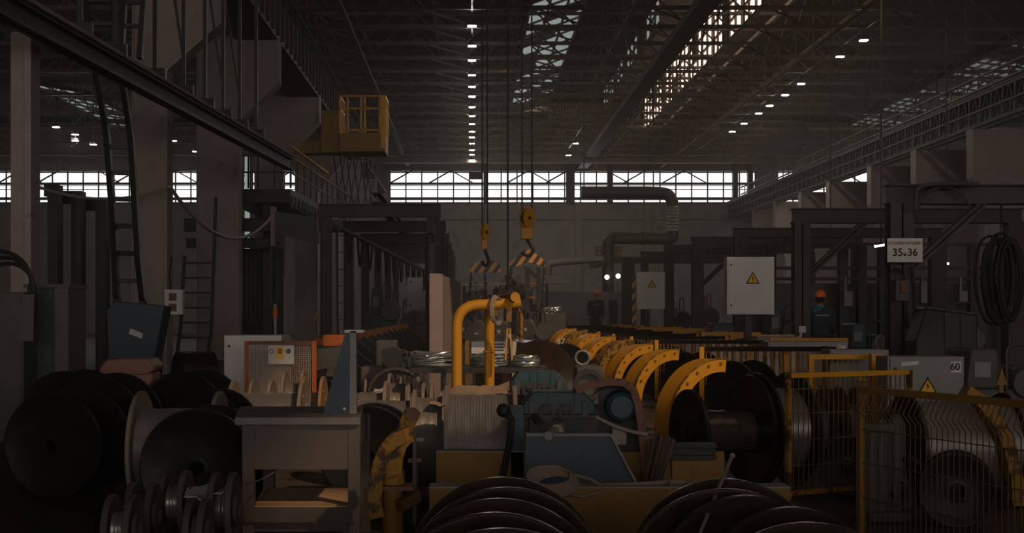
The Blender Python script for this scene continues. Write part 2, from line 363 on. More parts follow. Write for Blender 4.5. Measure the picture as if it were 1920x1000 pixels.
# ---- high bay lamps
def lamp_proto():
    r = thing('high_bay_lamp', '', 'lamp', (0, 0, 0), 'high bay lamps under the trusses')
    MB().box(-.16, .16, -.12, .12, 0, .12).build('housing', 'steel_dark', r, .02)
    MB().box(-.14, .14, -.10, .10, -.025, -.001).build('diffuser', 'lamp', r, .01)
    MB().tube([(0, 0, .12), (0, 0, .35)], .03, 8).build('hanger', 'steel_dark', r)
    return r
lp = None
rows = [('row over the hanging hooks', [(879.5, 25), (878.5, 64), (875, 92), (879, 121), (884, 144), (883, 163), (882.5, 184), (882, 201), (882.5, 217), (883, 232), (883, 243), (883.5, 255), (884, 268), (884, 277), (884.5, 288)]),
        ('row along the pale roof pipe', [(1619, 53), (1575, 85), (1502, 138), (1470, 160), (1441, 181), (1418, 196), (1394, 216), (1373, 232)]),
        ('pair under the wide box beam', [(1079, 255), (1066, 278)])]
for ri, (nm, pts) in enumerate(rows):
    for i, (px, py) in enumerate(pts):
        Y = 10 * F / (VY - py); loc = ({0: 0.0, 1: 13.75, 2: 5.86}[ri], Y, HT - .42)
        lab = 'lit lamp in the %s, %s from the near end' % (nm, ORD[i])
        if lp is None: lp = lamp_proto(); lp.location = loc; lp['label'] = lab
        else: dup(lp, loc, lab)
for nm, x in (('over the hooks', 0.0), ('by the pale roof pipe', 13.75), ('under the wide box beam', 5.86)):
    one(MB().box(x - .03, x + .03, 44, YE - .6, HT - .075, HT - .07 + .01), 'cable_tray', 'black', 'thin cable tray carrying the lamp row ' + nm, 'cable tray', 'lamp cable trays')
for nm, pts, Y in [('past the corbelled columns', [(105, 238), (141, 252), (141, 264), (175, 271), (325, 264), (367, 284)], 66),
                   ('beyond the lattice crane runway', [(1571, 293), (1624, 272), (1651, 263), (1725, 230), (1757, 221), (1808, 198), (1837, 188)], 72)]:
    for i, (px, py) in enumerate(pts):
        p = P(px, py, Y + i * .3); r = dup(lp, tuple(p), 'small lit lamp %s, %s of its row' % (nm, ORD[i])); r['group'] = 'lamps in the next bays'
        for c in list(r.children):
            if c.name.startswith('hanger'): bpy.data.objects.remove(c)
        MB().tube([p + Vector((0, 0, .13)), Vector((p.x, p.y, RT))], .025, 6).build('hanger', 'steel_dark', r)
# ---- columns with corbels of the corbelled row
def column(poly, Y, label, d=.5):
    pts = [P(a, b, Y) if b is not None else Vector((X(a, Y), Y, 0)) for a, b in poly]
    r = thing('corbelled_column', label, 'column', (pts[0].x, Y, 0), 'columns carrying the crane runway')
    MB().prism(pts, (0, d, 0)).build('column_web', 'concrete', r, .01, smooth=False)
    fl = MB(); cen = sum(pts, Vector()) / len(pts)
    for a, b in zip(pts, pts[1:] + pts[:1]):
        if abs(a.z - b.z) < .05: continue
        fl.bar(a + Vector((0, d / 2, 0)), b + Vector((0, d / 2, 0)), .035, d + .12, (0, 1, 0))
    fl.build('edge_flange', 'concrete_pale', r, smooth=False)  # paler colour stands in for ambient light catching the column edges
    return r
column([(250, None), (250, -75), (415, -75), (415, 42), (313, 132), (313, None)], 31.5, 'tall brown column the long dark ladder leans on, biggest corbel bracket')
column([(370, None), (370, 62), (522, 75), (522, 155), (447, 228), (447, None)], 40.8, 'tall brown column beside the railed platform, second corbel bracket')
column([(478, None), (478, 150), (598, 158), (598, 230), (530, 297), (530, None)], 51.6, 'brown column behind the railed platform, third corbel bracket')
for i, (Y, nm) in enumerate([(62, 'fourth'), (72, 'fifth'), (82, 'sixth')]):
    xa, xb = -7.9, -6.9
    column([(VX + xa * F / Y, None), (VX + xa * F / Y, VY - 7.95 * F / Y), (VX + XL * F / Y, VY - 7.95 * F / Y), (VX + XL * F / Y, VY - 6.8 * F / Y), (VX + xb * F / Y, VY - 5.4 * F / Y), (VX + xb * F / Y, None)], Y,
           'pale far column under the crane runway, %s corbel bracket' % nm)
# right hand row: brackets under the lattice runway
for i, px in enumerate((1824, 1717, 1633, 1555, 1502, 1454, 1414)):
    Y = F * XR / (px - VX)
    column([(VX + 17.6 * F / Y, None), (VX + 17.6 * F / Y, VY - 3.0 * F / Y), (px, VY - 4.6 * F / Y), (px, VY - 6.25 * F / Y), (VX + 19.4 * F / Y, VY - 6.25 * F / Y), (VX + 19.4 * F / Y, None)], Y,
           'brown bracket column under the lattice crane runway, %s from the near end' % ORD[i])
# near flange column at the picture edge
r = thing('steel_column', 'tall flanged column standing behind the green cabinet', 'column', (X(42, 21), 21, 0))
MB().box(X(20, 21), X(50, 21), 21, 21.3, 0, Z(60, 21)).build('column_web', 'concrete', r, smooth=False)
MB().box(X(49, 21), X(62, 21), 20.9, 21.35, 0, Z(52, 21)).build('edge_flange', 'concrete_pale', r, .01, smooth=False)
# ---- crane runway on the corbels
r = thing('crane_runway', 'dark plate girder resting on the corbels with a railing on top', 'girder', (XL, 20, 9.4))
MB().box(XL - 1.2, XL, 12, YE - .5, Z(75, 40.8), 10.6).build('girder', 'girder', r, smooth=False)
st = MB(); rl = MB()
for k in range(0, 81):
    y = 12.5 + k; st.box(XL - .02, XL + .10, y - .04, y + .04, 9.5, 10.55)
for k in range(0, 54):
    y = 12.5 + 1.5 * k; rl.box(XL - .03, XL + .02, y - .03, y + .03, 10.6, 11.9)
for z in (11.2, 11.9): rl.box(XL - .03, XL + .03, 12, YE - .5, z - .03, z + .03)
st.build('rib', 'steel_dark', r, smooth=False); rl.build('railing', 'steel_dark', r, smooth=False)
# lattice runway on the other side
r = thing('lattice_runway', 'long lattice crane runway with walkway railing on the bracket columns', 'girder', (XR, 38, 7.65))
g = MB(); z0, z1 = 7.66, 8.75
g.box(XR, XR + .12, 36, YE - .5, z0, z0 + .12); g.box(XR, XR + .12, 36, YE - .5, z1 - .1, z1); g.box(XR, XR + .1, 36, YE - .5, 8.15, 8.22)
g.build('chord', 'girder', r, smooth=False)
MB().box(XR + .45, XR + .6, 36, YE - .5, z0, z1).build('girder', 'black', r, smooth=False)
g = MB()
for k in range(56):
    y = 36.5 + k; g.box(XR + .02, XR + .1, y - .05, y + .05, z0, z1); g.bar((XR + .06, y, z0), (XR + .06, y + .5, z1), .05); g.bar((XR + .06, y + .5, z1), (XR + .06, y + 1, z0), .05)
g.build('lacing', 'girder', r, smooth=False)
g = MB()
for k in range(40):
    y = 36.5 + 1.4 * k; g.box(XR + .9, XR + .95, y - .025, y + .025, z1, 9.75)
for z in (9.3, 9.75): g.box(XR + .89, XR + .96, 36, YE - .5, z - .03, z + .03)
g.build('railing', 'truss', r, smooth=False)
MB().box(XR - .02, XR + 1.3, 36, YE - .5, z1, z1 + .05).build('walkway', 'girder', r, smooth=False)

if HAZE:
    hz = bpy.data.materials.new('haze'); hz.use_nodes = True; nt = hz.node_tree; nt.nodes.remove(nt.nodes['Principled BSDF'])
    vsn = nt.nodes.new('ShaderNodeVolumeScatter'); vsn.inputs['Density'].default_value = HAZE; vsn.inputs['Color'].default_value = (1, .93, .87, 1); vsn.inputs['Anisotropy'].default_value = .3
    nt.links.new(vsn.outputs['Volume'], nt.nodes['Material Output'].inputs['Volume'])
    M['haze'] = hz
    o = MB().box(-39.8, 49.8, 3, YE - .6, .03, RT - .05).build('haze', 'haze', None, smooth=False); tag(o, 'thin dusty haze hanging in the depth of the hall', 'haze', None, 'stuff')
# ================================================================== SHARED BUILDERS
def ibeam(mb, p, q, h, w, up=(0, 0, 1), t=.025):
    p, q, up = Vector(p), Vector(q), Vector(up); d = (q - p).normalized(); sd = d.cross(up).normalized(); u = sd.cross(d).normalized()
    mb.bar(p, q, t * .8, h, up)
    for s in (-1, 1): mb.bar(p + u * s * (h - t) / 2, q + u * s * (h - t) / 2, w, t, up)
    return mb
def reel(label, c, axis, R, width, br, mf='reel', mw='wire', group=None, name='cable_reel', R2=None, hub=True, holes=True, cat='reel', lip=.03):
    c, ax = Vector(c), Vector(axis).normalized(); r = thing(name, label, cat, (c.x, c.y, max(0, c.z - R)), group)
    for s, RR in ((-1, R), (1, R2 or R)):
        o = c + ax * s * width / 2; a = ax * s; t = max(.014, .028 * RR)
        fm = MB().lathe([(.045, 0), (.045, t), (RR * .3, t), (RR * .3, t * .7), (RR - lip - .02, t * .7), (RR - lip, t * 1.7), (RR - .004, t * 1.7), (RR, t * 1.4), (RR, -t * .4), (RR - .004, -t * .6), (RR - lip, -t * .5), (RR - lip - .02, 0), (.045, 0)], o, a, 64)
        fl = fm.build('flange', mf, r)
        if hub:
            MB().lathe([(.04, t), (.075, t), (.08, t * 2.6), (.05, t * 2.8), (.04, t * 2), (.04, t)], o, a, 24).build('hub', mf, fl)
        if holes:
            u = a.cross(Vector((0, 0, 1))).normalized() if abs(a.z) < .9 else Vector((1, 0, 0)); v = u.cross(a)
            hb = MB()
            for k in range(6):
                d = u * math.cos(k * PI / 3 + .4) + v * math.sin(k * PI / 3 + .4)
                hb.cyl(o + a * t * .7 + d * RR * .62, o + a * (t * 1.5) + d * RR * .62, .016, 8)
            hb.build('bolt', mf, fl)
    n = 10; w2 = width / 2 - .002
    prof = [(br, -w2)] + [(br + .004 * math.sin(i * 2.1), -w2 + width * i / n) for i in range(1, n)] + [(br, w2)]
    MB().lathe(prof, c, ax, 48).build('wire_winding', mw, r)
    return r
def spool(pxl, pxr, pyt, Y, label, wr=.8, mf='flange', mw='wire', group='wire reels on the floor', zmul=1., name='wire_reel', **k):
    x0, x1 = X(pxl, Y), X(pxr, Y); R = Z(pyt, Y) / 2 * zmul; zc = Z(pyt, Y) - R
    return reel(label, ((x0 + x1) / 2, Y + R * .05, zc), (1, .0, 0), R, x1 - x0, R * wr, mf, mw, group, name, **k)
def warning(parent, x, y, z, s, boltm='print'):
    MB().prism([(x - s * .58, y, z - s * .5), (x + s * .58, y, z - s * .5), (x, y, z + s * .5)], (0, .004, 0)).build('sign_border', 'print', parent, smooth=False)
    f = MB().prism([(x - s * .44, y - .003, z - s * .42), (x + s * .44, y - .003, z - s * .42), (x, y - .003, z + s * .34)], (0, .004, 0)).build('warning_sign', 'warn', parent, smooth=False)
    MB().prism([(x + s * .03, y - .006, z + s * .2), (x - s * .1, y - .006, z - s * .1), (x - s * .01, y - .006, z - s * .09), (x - s * .05, y - .006, z - s * .34), (x + s * .1, y - .006, z - s * .03), (x + s * .01, y - .006, z - s * .04)], (0, .004, 0)).build('lightning_mark', 'print', f, smooth=False)
def cabinet(label, x0, x1, y, d, z0, z1, m='grey', group=None, post=None, sign=None, name='control_cabinet', ymid=None, legs=False):
    r = thing(name, label, 'cabinet', ((x0 + x1) / 2, y, 0 if post or legs else z0), group)
    MB().box(x0, x1, y, y + d, z0, z1).build('housing', m, r, .008, smooth=False)
    dr = MB().box(x0 + .02, x1 - .02, y - .018, y - .001, z0 + .02, z1 - .02).build('door', m, r, .004, smooth=False)
    for s in (.16, .86):
        MB().cyl((x0 + .07, y - .03, z0 + (z1 - z0) * s), (x0 + .07, y - .018, z0 + (z1 - z0) * s), .018, 10).build('lock', 'black', dr)
    if post:
        px_, pw = post; MB().box(px_ - pw / 2, px_ + pw / 2, y + d * .3, y + d * .3 + pw, 0, z0).build('post', 'steel_dark', r, smooth=False)
    if legs: MB().box(x0 + .03, x1 - .03, y + .03, y + d - .03, 0, z0).build('plinth', 'grey_dark', r, smooth=False)
    if sign: warning(dr, sign[0], y - .024, sign[1], sign[2])
    return r
def fence(label, p0, p1, z0, z1, mp='yellow', mt=None, pitch=.05, rows=(.2, .45, .7), bend=False, group='yellow mesh fence panels', w=.05, wm=None):
    p0, p1 = Vector((*p0, 0)), Vector((*p1, 0)); d = (p1 - p0); L = d.length; d.normalize(); nn = Vector((d.y, -d.x, 0)); up = Vector((0, 0, 1))
    r = thing('mesh_fence_panel', label, 'fence', tuple((p0 + p1) / 2), group)
    for q in (p0, p1): MB().bar(q, q + up * (z1 + .0), w, w, d).build('post', mp, r, smooth=False)
    MB().bar(p0 + up * (z1 - w / 2) + d * w / 2, p1 + up * (z1 - w / 2) - d * w / 2, w, w).build('top_rail', mt or mp, r, smooth=False)
    MB().bar(p0 + up * (z0 + w / 2) + d * w / 2, p1 + up * (z0 + w / 2) - d * w / 2, w, w).build('bottom_rail', mp, r, smooth=False)
    m = MB(); n = max(2, int(L / pitch)); a, b = z0 + w, z1 - w
    for k in range(1, n):
        q = p0 + d * L * k / n
        if bend:
            zb = z1 - .14
            m.bar(q + up * a, q + up * (zb - .06), .005, .005, d); m.bar(q + up * (zb - .06), q + nn * .05 + up * zb, .005, .005, d); m.bar(q + nn * .05 + up * zb, q + up * b, .005, .005, d)
        else: m.bar(q + up * a, q + up * b, .006, .006, d)
    for s in rows:
        z = a + (b - a) * s; m.bar(p0 + up * z + nn * .004, p1 + up * z + nn * .004, .006, .006)
    m.build('wire_mesh', wm or mp, r, smooth=False)
    return r
# ================================================================== ELEVATED STEEL, THE CORBELLED SIDE
# conveyor / festoon beam with hangers
A, B = P(20, 20, 18.8), P(543, 312, 38.2)
A.z = B.z = 5.5
r = thing('cable_track', 'long steel track sloping across past the corbelled columns on rods', 'track', tuple(A))
dv = (B - A).normalized()
tb = MB(); ibeam(tb, A - dv * 6, B, .34, .24, t=.05); tb.build('track_beam', 'steel_dark', r, smooth=False)
tb = MB().bar(A - dv * 6 + Vector((.10, 0, .20)), B + Vector((.1, 0, .2)), .16, .06); tb.build('cable_duct', 'concrete', r, smooth=False)
for px in (148, 215, 290, 343, 384, 417, 449, 480):
    # distance along the beam where the picture column crosses it
    t = 0
    for k in range(400):
        q = A + (B - A) * k / 400
        if VX + q.x * F / q.y >= px: t = k / 400; break
    q = A + (B - A) * t
    h = MB(); h.bar(q + Vector((0, .02, .2)), Vector((q.x, q.y + .02, RT)), .075, .075, (1, 0, 0))
    h.box(q.x - .2, q.x + .2, q.y - .05, q.y + .05, 5.68, 5.9)
    hg = h.build('hanger', 'black', r, smooth=False)
    if px in (343, 417, 449): MB().bar(q + Vector((0, .02, .9)), Vector((q.x - 1.0, q.y + .02, RT - 1)), .05, .05, (0, 1, 0)).build('stay', 'black', hg, smooth=False)
# ladders
def ladder(label, pts_l, pts_r, step, rail=.05, group=None, m='black', rung=.035):
    r = thing('steel_ladder', label, 'ladder', tuple((pts_l[-1] + pts_r[-1]) / 2), group)
    for pts in (pts_l, pts_r): 
        q = MB()
        for a, b in zip(pts, pts[1:]): q.bar(a, b, rail, rail * 1.6, (0, 1, 0))
        q.build('side_rail', m, r, smooth=False)
    def at(pts, z):
        for a, b in zip(pts, pts[1:]):
            if b.z <= z <= a.z: return a + (b - a) * ((a.z - z) / (a.z - b.z))
        return None
    z = pts_l[0].z - .2
    while z > pts_l[-1].z + .1:
        a, b = at(pts_l, z), at(pts_r, z)
        if a and b: MB().bar(a, b, rung, rung).build('rung', m, r, smooth=False)
        z -= step
    return r
Yl = 27
def LP(pts, Y0, Y1, drop=True):
    out = [P(px, py, Y0 + (Y1 - Y0) * i / (len(pts) - 1)) for i, (px, py) in enumerate(pts)]
    if drop: out.append(Vector((out[-1].x + .05, out[-1].y, 0)))
    return out
ladder('dark steel ladder leaning against the tall brown column with the biggest bracket', LP([(150, -60), (176, 110), (200, 250), (213, 420), (219, 560)], 29.8, 26.5), LP([(205, -60), (228, 140), (246, 260), (259, 480), (268, 565)], 29.8, 26.5), .55, .11, rung=.09)
ladder('upper steel ladder standing on the sloping track by the hanging rods', LP([(236, -60), (228, 90)], 24.2, 24, False), LP([(274, -60), (262, 110)], 24.2, 24, False), .42, .09, rung=.07)
ladder('thin wall ladder fixed to the second corbelled column near the floor', LP([(346, 480), (338, 620), (330, 680)], 39, 39), LP([(405, 370), (396, 620), (385, 690)], 39, 39), .42, .08, rung=.06)
ladder('thin ladder on the far pale column behind the lathes', LP([(631, 400), (633, 592)], 51, 51), LP([(647, 400), (649, 592)], 51, 51), .62, .07)
one(MB().box(X(648, 51.5), X(664, 51.5), 51.5, 52.1, 0, Z(432, 51.5)), 'pillar_post', 'concrete_pale', 'pale narrow post behind the thin far ladder', 'post')
# railed platform
r = thing('service_platform', 'railed steel platform behind the second corbelled column', 'platform', (X(480, 43.6), 43.6, 0))
x0, x1, y0, y1, zt = X(425, 43.6), X(545, 43.6), 43.6, 51.3, Z(353, 43.6)
x1b = -5.1
MB().prism([(x0, y0, zt - .45), (x1, y0, zt - .45), (x1b, 60, zt - .45), (x0, 60, zt - .45)], (0, 0, .42)).build('deck', 'steel_dark', r, smooth=False)
rl = MB()
for px in (425, 448, 466, 484, 515, 545): rl.bar((X(px, y0), y0, zt), (X(px, y0), y0, zt + 1.02), .06)
for z in (zt + .5, zt + 1.02): rl.bar((x0, y0, z), (x1, y0, z), .05)
rl.build('railing', 'steel_dark', r, smooth=False)
rl = MB()
for k in range(13):
    q = Vector((x1 + (x1b - x1) * k / 12, y0 + 16.4 * k / 12, zt)); rl.bar(q, q + Vector((0, 0, 1.0)), .05)
for z in (.5, 1.0): rl.bar((x1, y0, zt + z), (x1b, 60, zt + z), .05)
rl.build('railing', 'steel_dark', r, smooth=False)
sp = MB()
for k in range(24):
    q = Vector((x1 + .02 + (x1b - x1) * k / 23, y0 + .2 + 16 * k / 23, zt - .62)); sp.bar(q, q + Vector((0, 0, .4)), .07)
sp.build('edge_grille', 'grey_dark', r, smooth=False)
for px in (430, 500): MB().box(X(px, 44.2) - .12, X(px, 44.2) + .12, 44.2, 44.5, 0, zt - .45).build('leg', 'steel_dark', r, smooth=False)
Y = 42.6
bx = MB(); ibeam(bx, (X(345, Y), Y, Z(422, Y)), (X(505, Y), Y, Z(422, Y)), .4, .3); ibeam(bx, (X(345, Y), Y + .3, Z(455, Y)), (X(520, Y), Y + .3, Z(455, Y)), .3, .3)
bx.build('under_beam', 'black', r, smooth=False)
MB().prism([P(513, 396, Y), P(594, 408, Y), P(597, 457, Y), P(528, 440, Y), P(513, 436, Y)], (0, .35, 0)).build('end_girder', 'grey_dark', r, smooth=False)
MB().box(X(508, Y), X(516, Y), Y - .1, Y + .3, Z(462, Y), Z(388, Y)).build('edge_flange', 'concrete', r, smooth=False)
# yellow stair rail
r = thing('stair_rail', 'short yellow stair rail sloping down beyond the railed platform', 'handrail', tuple(P(545, 330, 47)))
for k in range(8):
    t = k / 7; q = P(545 + 70 * t, 274 + 52 * t, 46 + 8 * t); MB().bar(q, q - Vector((0, 0, .75)), .04).build('baluster', 'mustard', r, smooth=False)
MB().tube([P(545, 274, 46), P(615, 326, 54)], .05, 8).build('handrail', 'yellow', r); MB().tube([P(545, 290, 46), P(615, 340, 54)], .03, 8).build('mid_rail', 'mustard', r)
# yellow crane cab platform
Y = 50
r = thing('crane_platform', 'yellow railed crane access platform hanging beside the runway girder', 'platform', tuple(P(680, 285, Y)))
xa, xb, z0, z1, z2 = X(637, Y), X(722, Y), Z(284, Y), Z(250, Y), Z(180, Y)
MB().box(xa, xb, Y, Y + 1.8, z0, z1).build('floor_box', 'mustard', r, smooth=False)
g = MB()
for px in (637, 652, 677, 684, 712, 722): g.box(X(px, Y) - .035, X(px, Y) + .035, Y, Y + .07, z1, z2)
for z in (z2, z2 - .45, z1 + .12): g.box(xa, xb, Y, Y + .06, z - .03, z + .03)
for yy in (Y + .6, Y + 1.2, Y + 1.8):
    for x in (xa, xb): g.box(x - .03, x + .03, yy - .03, yy + .03, z1, z2)
for z in (z2, z2 - .45):
    for x in (xa, xb): g.box(x - .03, x + .03, Y, Y + 1.8, z - .03, z + .03)
g.build('guard_rail', 'yellow', r, smooth=False)
MB().box(X(714, Y), X(724, Y), Y - .06, Y - .01, z0 + .1, z2).build('toe_post', 'yellow', r, smooth=False)
MB().box(X(601, Y), X(634, Y), Y + .3, Y + .5, Z(284, Y), Z(205, Y)).build('side_panel', 'mustard', r, smooth=False)
MB().box(X(560, Y), X(634, Y), Y + .55, Y + 1.4, Z(284, Y), Z(262, Y)).build('support_arm', 'mustard', r, smooth=False)
# rods hanging below
for i, px in enumerate((640, 652, 664, 676, 690, 700)):
    one(MB().bar(P(px - 14, 292, 58), P(px, 400, 58), .07).bar(P(px + 8, 292, 58.1), P(px - 10, 395, 58.1), .05), 'lattice_rod', 'black', 'crossed dark rods hanging below the yellow platform, %s pair' % ORD[i], 'rod', 'lattice rods below the crane platform')
# dark portal frames by the end-window view
for i, (pa, pb, py) in enumerate([(82, 108, 346), (104, 152, 358), (150, 198, 371)]):
    r = thing('dark_portal', 'dark box-section portal before the bright windows, %s and %s' % (ORD[i], ('tallest', 'middle one', 'lowest')[i]), 'frame', (X(pb, 30 + i), 30 + i, 0), 'dark portals by the ladder')
    Y = 30 + i; MB().box(X(pa, Y), X(pb, Y), Y, Y + .4, Z(py + 22, Y), Z(py, Y)).build('header', 'black', r, smooth=False)
    MB().box(X(pb - 19, Y), X(pb, Y), Y, Y + .4, 0, Z(py + 22, Y)).build('upright', 'black', r, smooth=False)
# central gantry row
for i in range(6):
    Y = 38 + 7 * i; zt = 4.38; r = thing('portal_frame', 'dark steel portal frame over the idle lathe aisle, %s in the row' % ORD[i], 'frame', (-.9, Y, 0), 'portal frames of the lathe aisle')
    b = MB(); ibeam(b, (-4.2, Y, zt - .18), (-.85, Y, zt - .18), .36, .3); b.build('beam', 'girder', r, smooth=False)
    b = MB(); ibeam(b, (-1.06, Y, 0), (-1.06, Y, zt - .36), .36, .3, (1, 0, 0), .04); b.build('upright', 'girder', r, smooth=False)
    b = MB(); ibeam(b, (-4.0, Y, 0), (-4.0, Y, zt - .36), .3, .3, (1, 0, 0), .04); b.build('upright', 'girder', r, smooth=False)
one(ibeam(MB(), (-2.6, 37.5, 4.52), (-2.6, 76, 4.52), .28, .25), 'crane_rail_beam', 'girder', 'dark beam lying lengthwise along the tops of the portal frames', 'beam')
r = thing('festoon', 'row of dark cable loops hanging from a rail in the lathe aisle', 'cable', (-3.2, 38, 3.0))
MB().bar((-3.4, 36, 3.6), (-1.6, 60, 3.0), .09).build('festoon_rail', 'steel_dark', r, smooth=False)
for k in range(12):
    q = Vector((-3.4, 36, 3.55)) + Vector((1.8, 24, -.6)) * ((k + .5) / 13)
    MB().tube([q + Vector((.06 * t, .9 * t, -.75 * (1 - (2 * t - 1) ** 2))) for t in [i / 8 for i in range(9)]], .035, 6).build('cable_loop', 'cable', r)
Y = 37.2
r = thing('filter_cylinder', 'upright dark grey cylinder beside the first portal upright', 'cylinder', (X(808, Y), Y, 0))
MB().lathe([(.001, 0), (.16, 0), (.17, .05), (.17, 1.02), (.15, 1.08), (.001, 1.08)], (X(809, Y), Y, Z(532, Y)), (0, 0, 1), 24).build('shell', 'grey_dark', r)
MB().tube(rounded([(X(800, Y), Y - .18, Z(600, Y)), (X(800, Y), Y - .18, Z(440, Y)), (X(811, Y), Y - .1, Z(438, Y)), (X(811, Y), Y, Z(455, Y))], .12), .022, 8).build('pipe', 'cable', r)
MB().box(X(804, Y), X(814, Y), Y - .05, Y + .05, 0, Z(532, Y)).build('stand', 'steel_dark', r, smooth=False)
Y = 24
r = cabinet('slim grey control box on a post at the lathe aisle', X(763, Y), X(793, Y), Y, .2, Z(583, Y), Z(520, Y), 'grey_mid', None, (X(778, Y), .05))
r = thing('flood_lamp', 'small unlit pale flood lamp on a bracket at the platform corner', 'lamp', tuple(P(620, 415, 45)))
MB().box(X(606, 45), X(634, 45), 45, 45.3, Z(412, 45), Z(402, 45)).build('housing', 'white', r, .02); MB().bar(P(600, 380, 45), P(620, 403, 45), .05).build('bracket', 'steel_dark', r, smooth=False)
# sagging cable
def sag(a, b, d, n=14): return [a + (b - a) * (i / n) - Vector((0, 0, d * (1 - (2 * i / n - 1) ** 2))) for i in range(n + 1)]
one(MB().tube(sag(P(318, 350, 31), P(510, 405, 41), .9), .045, 6), 'sagging_cable', 'pale_cable', 'pale cable sagging from the ladder column to the platform', 'cable')
one(MB().tube(sag(P(70, 350, 28), P(312, 352, 31), .25), .03, 6), 'sagging_cable', 'pale_cable', 'thin cable strung between the flanged column and the ladder column', 'cable')
# ================================================================== ELEVATED STEEL, THE FENCE SIDE
pf = [(1670, 1715, 345, 382, 20.1, 1960), (1490, 1520, 390, 418, 26.1, 1672), (1378, 1402, 427, 445, 32.0, 1568), (1299, 1320, 444, 465, 38.1, 1450), (1247, 1264, 459, 475, 43.6, 1380), (1203, 1216, 472, 484, 49.9, 1320), (1167, 1188, 482, 494, 56.0, 1280)]
for i, (a, b, t0, t1, Y, xe) in enumerate(pf):
    r = thing('portal_frame', 'brown steel portal frame beyond the yellow fences, %s from the near end' % ORD[i], 'frame', (X(a, Y), Y, 0), 'portal frames beyond the fences')
    h = (t1 - t0) * Y / F; q = MB(); ibeam(q, (X(a, Y) - .02, Y + .15, Z((t0 + t1) / 2, Y)), (X(xe, Y) + 2.5, Y + .15, Z((t0 + t1) / 2, Y)), h, .3); q.build('beam', 'girder', r, smooth=False)
    wd = (b - a) * Y / F; q = MB(); ibeam(q, (X((a + b) / 2, Y), Y + .15, 0), (X((a + b) / 2, Y), Y + .15, Z(t1, Y)), .3, wd, (0, 1, 0), .03); q.build('upright', 'girder', r, smooth=False)
    MB().box(X(xe, Y) + 2.2, X(xe, Y) + 2.5, Y, Y + .3, 0, Z(t1, Y)).build('upright', 'girder', r, smooth=False)
    if i < 4:
        q = MB(); ibeam(q, (X(b, Y) - .02, Y + .15, Z(t1, Y) - (1.0 if i else .95)), (X(b, Y) + 1.05, Y + .15, Z(t1, Y) + .02), .14, .12, (0, 1, 0), .02); q.build('diagonal_brace', 'girder', r, smooth=False)
# sign
Y = 19.8
r = thing('machine_number_sign', 'white machine number sign with black lettering on the first portal upright', 'sign', tuple(P(1697, 492, Y)))
MB().box(X(1664, Y), X(1730, Y), Y, Y + .02, Z(492, Y), Z(447, Y)).build('board', 'sign', r, smooth=False)
text('СТАНКИ МАШИН', 'lettering', .057, P(1697, 456.5, Y - .005), r, 'rust'); text('35', 'lettering', .15, P(1683, 474, Y - .005), r); text('и', 'lettering', .075, P(1696.5, 477, Y - .005), r); text('36', 'lettering', .15, P(1711, 474, Y - .005), r)
MB().box(X(1690, Y), X(1705, Y), Y + .02, 20.13, Z(480, Y), Z(460, Y)).build('bracket', 'steel_dark', r, smooth=False)
Y = 19.9
r = thing('switch_box', 'small dark switch box with a looped cable on the sign upright', 'switch box', tuple(P(1690, 565, Y)))
MB().box(X(1680, Y), X(1706, Y), Y, Y + .22, Z(565, Y), Z(525, Y)).build('housing', 'grey_dark', r, .01); MB().box(X(1688, Y), X(1700, Y), Y - .04, Y - .001, Z(550, Y), Z(530, Y)).build('switch', 'rust', r, .005)
MB().tube(rounded([P(1697, 566, Y), P(1700, 612, Y), P(1716, 618, Y), P(1714, 540, Y), P(1708, 500, Y)], .15), .022, 8).build('cable', 'cable', r)
MB().tube(rounded([P(1675, 505, Y), P(1692, 508, Y), P(1694, 526, Y)], .1), .02, 8).build('cable', 'cable', r)
# hanging control cabinets
cabinet('large pale control cabinet with a yellow warning triangle before the portals', X(1363, 25), X(1452, 25), 25, .3, Z(590, 25), Z(482, 25), 'grey', 'hanging control cabinets', (X(1405, 25), .12), (X(1411, 25), Z(521, 25), .22))
cabinet('smaller far pale control cabinet with a yellow warning triangle', X(1194, 42), X(1247, 42), 42, .35, Z(580, 42), Z(510, 42), 'grey', 'hanging control cabinets', (X(1215, 42), .14), (X(1222, 42), Z(532, 42), .24))
Y = 42.5
one(MB().box(X(1186, Y), X(1193, Y), Y, Y + .1, 0, Z(520, Y)), 'hazard_post', 'stripes', 'striped yellow and black post beside the smaller pale cabinet', 'post')
# hanging coil
r = thing('cable_coil', 'heavy dark coil of cables hanging under the first portal beam', 'cable coil', tuple(P(1880, 600, 17)))
for k in range(16):
    rw = random.uniform(.10, .2); a = random.uniform(.85, 1.1); dx = random.uniform(-.05, .05); x = X(1880, 17); pts = []
    for i in range(24):
        t = 2 * PI * i / 24; pts.append(Vector((x + 2.2 * dx + random.uniform(-.004, .004) + rw * a * math.sin(t) * (1 + .15 * math.cos(t)), 17 + random.uniform(-.01, .01) + k * .02 - .15, Z(525, 17) + .52 * a * math.cos(t) - (1 - a) * .1)))
    MB().tube(pts, .018, 6, True).build('cable_turn', 'cable', r)
MB().tube([(X(1878, 17), 17, Z(448, 17)), (X(1878, 17), 17, Z(430, 17)), (X(1878, 20.1), 20.1, Z(383, 20.1))], .02, 6).build('hook', 'steel_dark', r)
one(MB().tube(arc(P(1770, 400, 20), .38, .2, PI + .4, 14), .02, 6), 'bent_conduit', 'duct', 'thin bent conduit hanging below the first portal beam', 'conduit')
one(MB().tube(rounded([P(1718, 395, 19.8), P(1718, 352, 19.8), P(1745, 345, 19.8), P(1835, 345, 19.8)], .2), .03, 8), 'bent_conduit', 'duct', 'conduit bent over the first portal beam above the number sign', 'conduit')
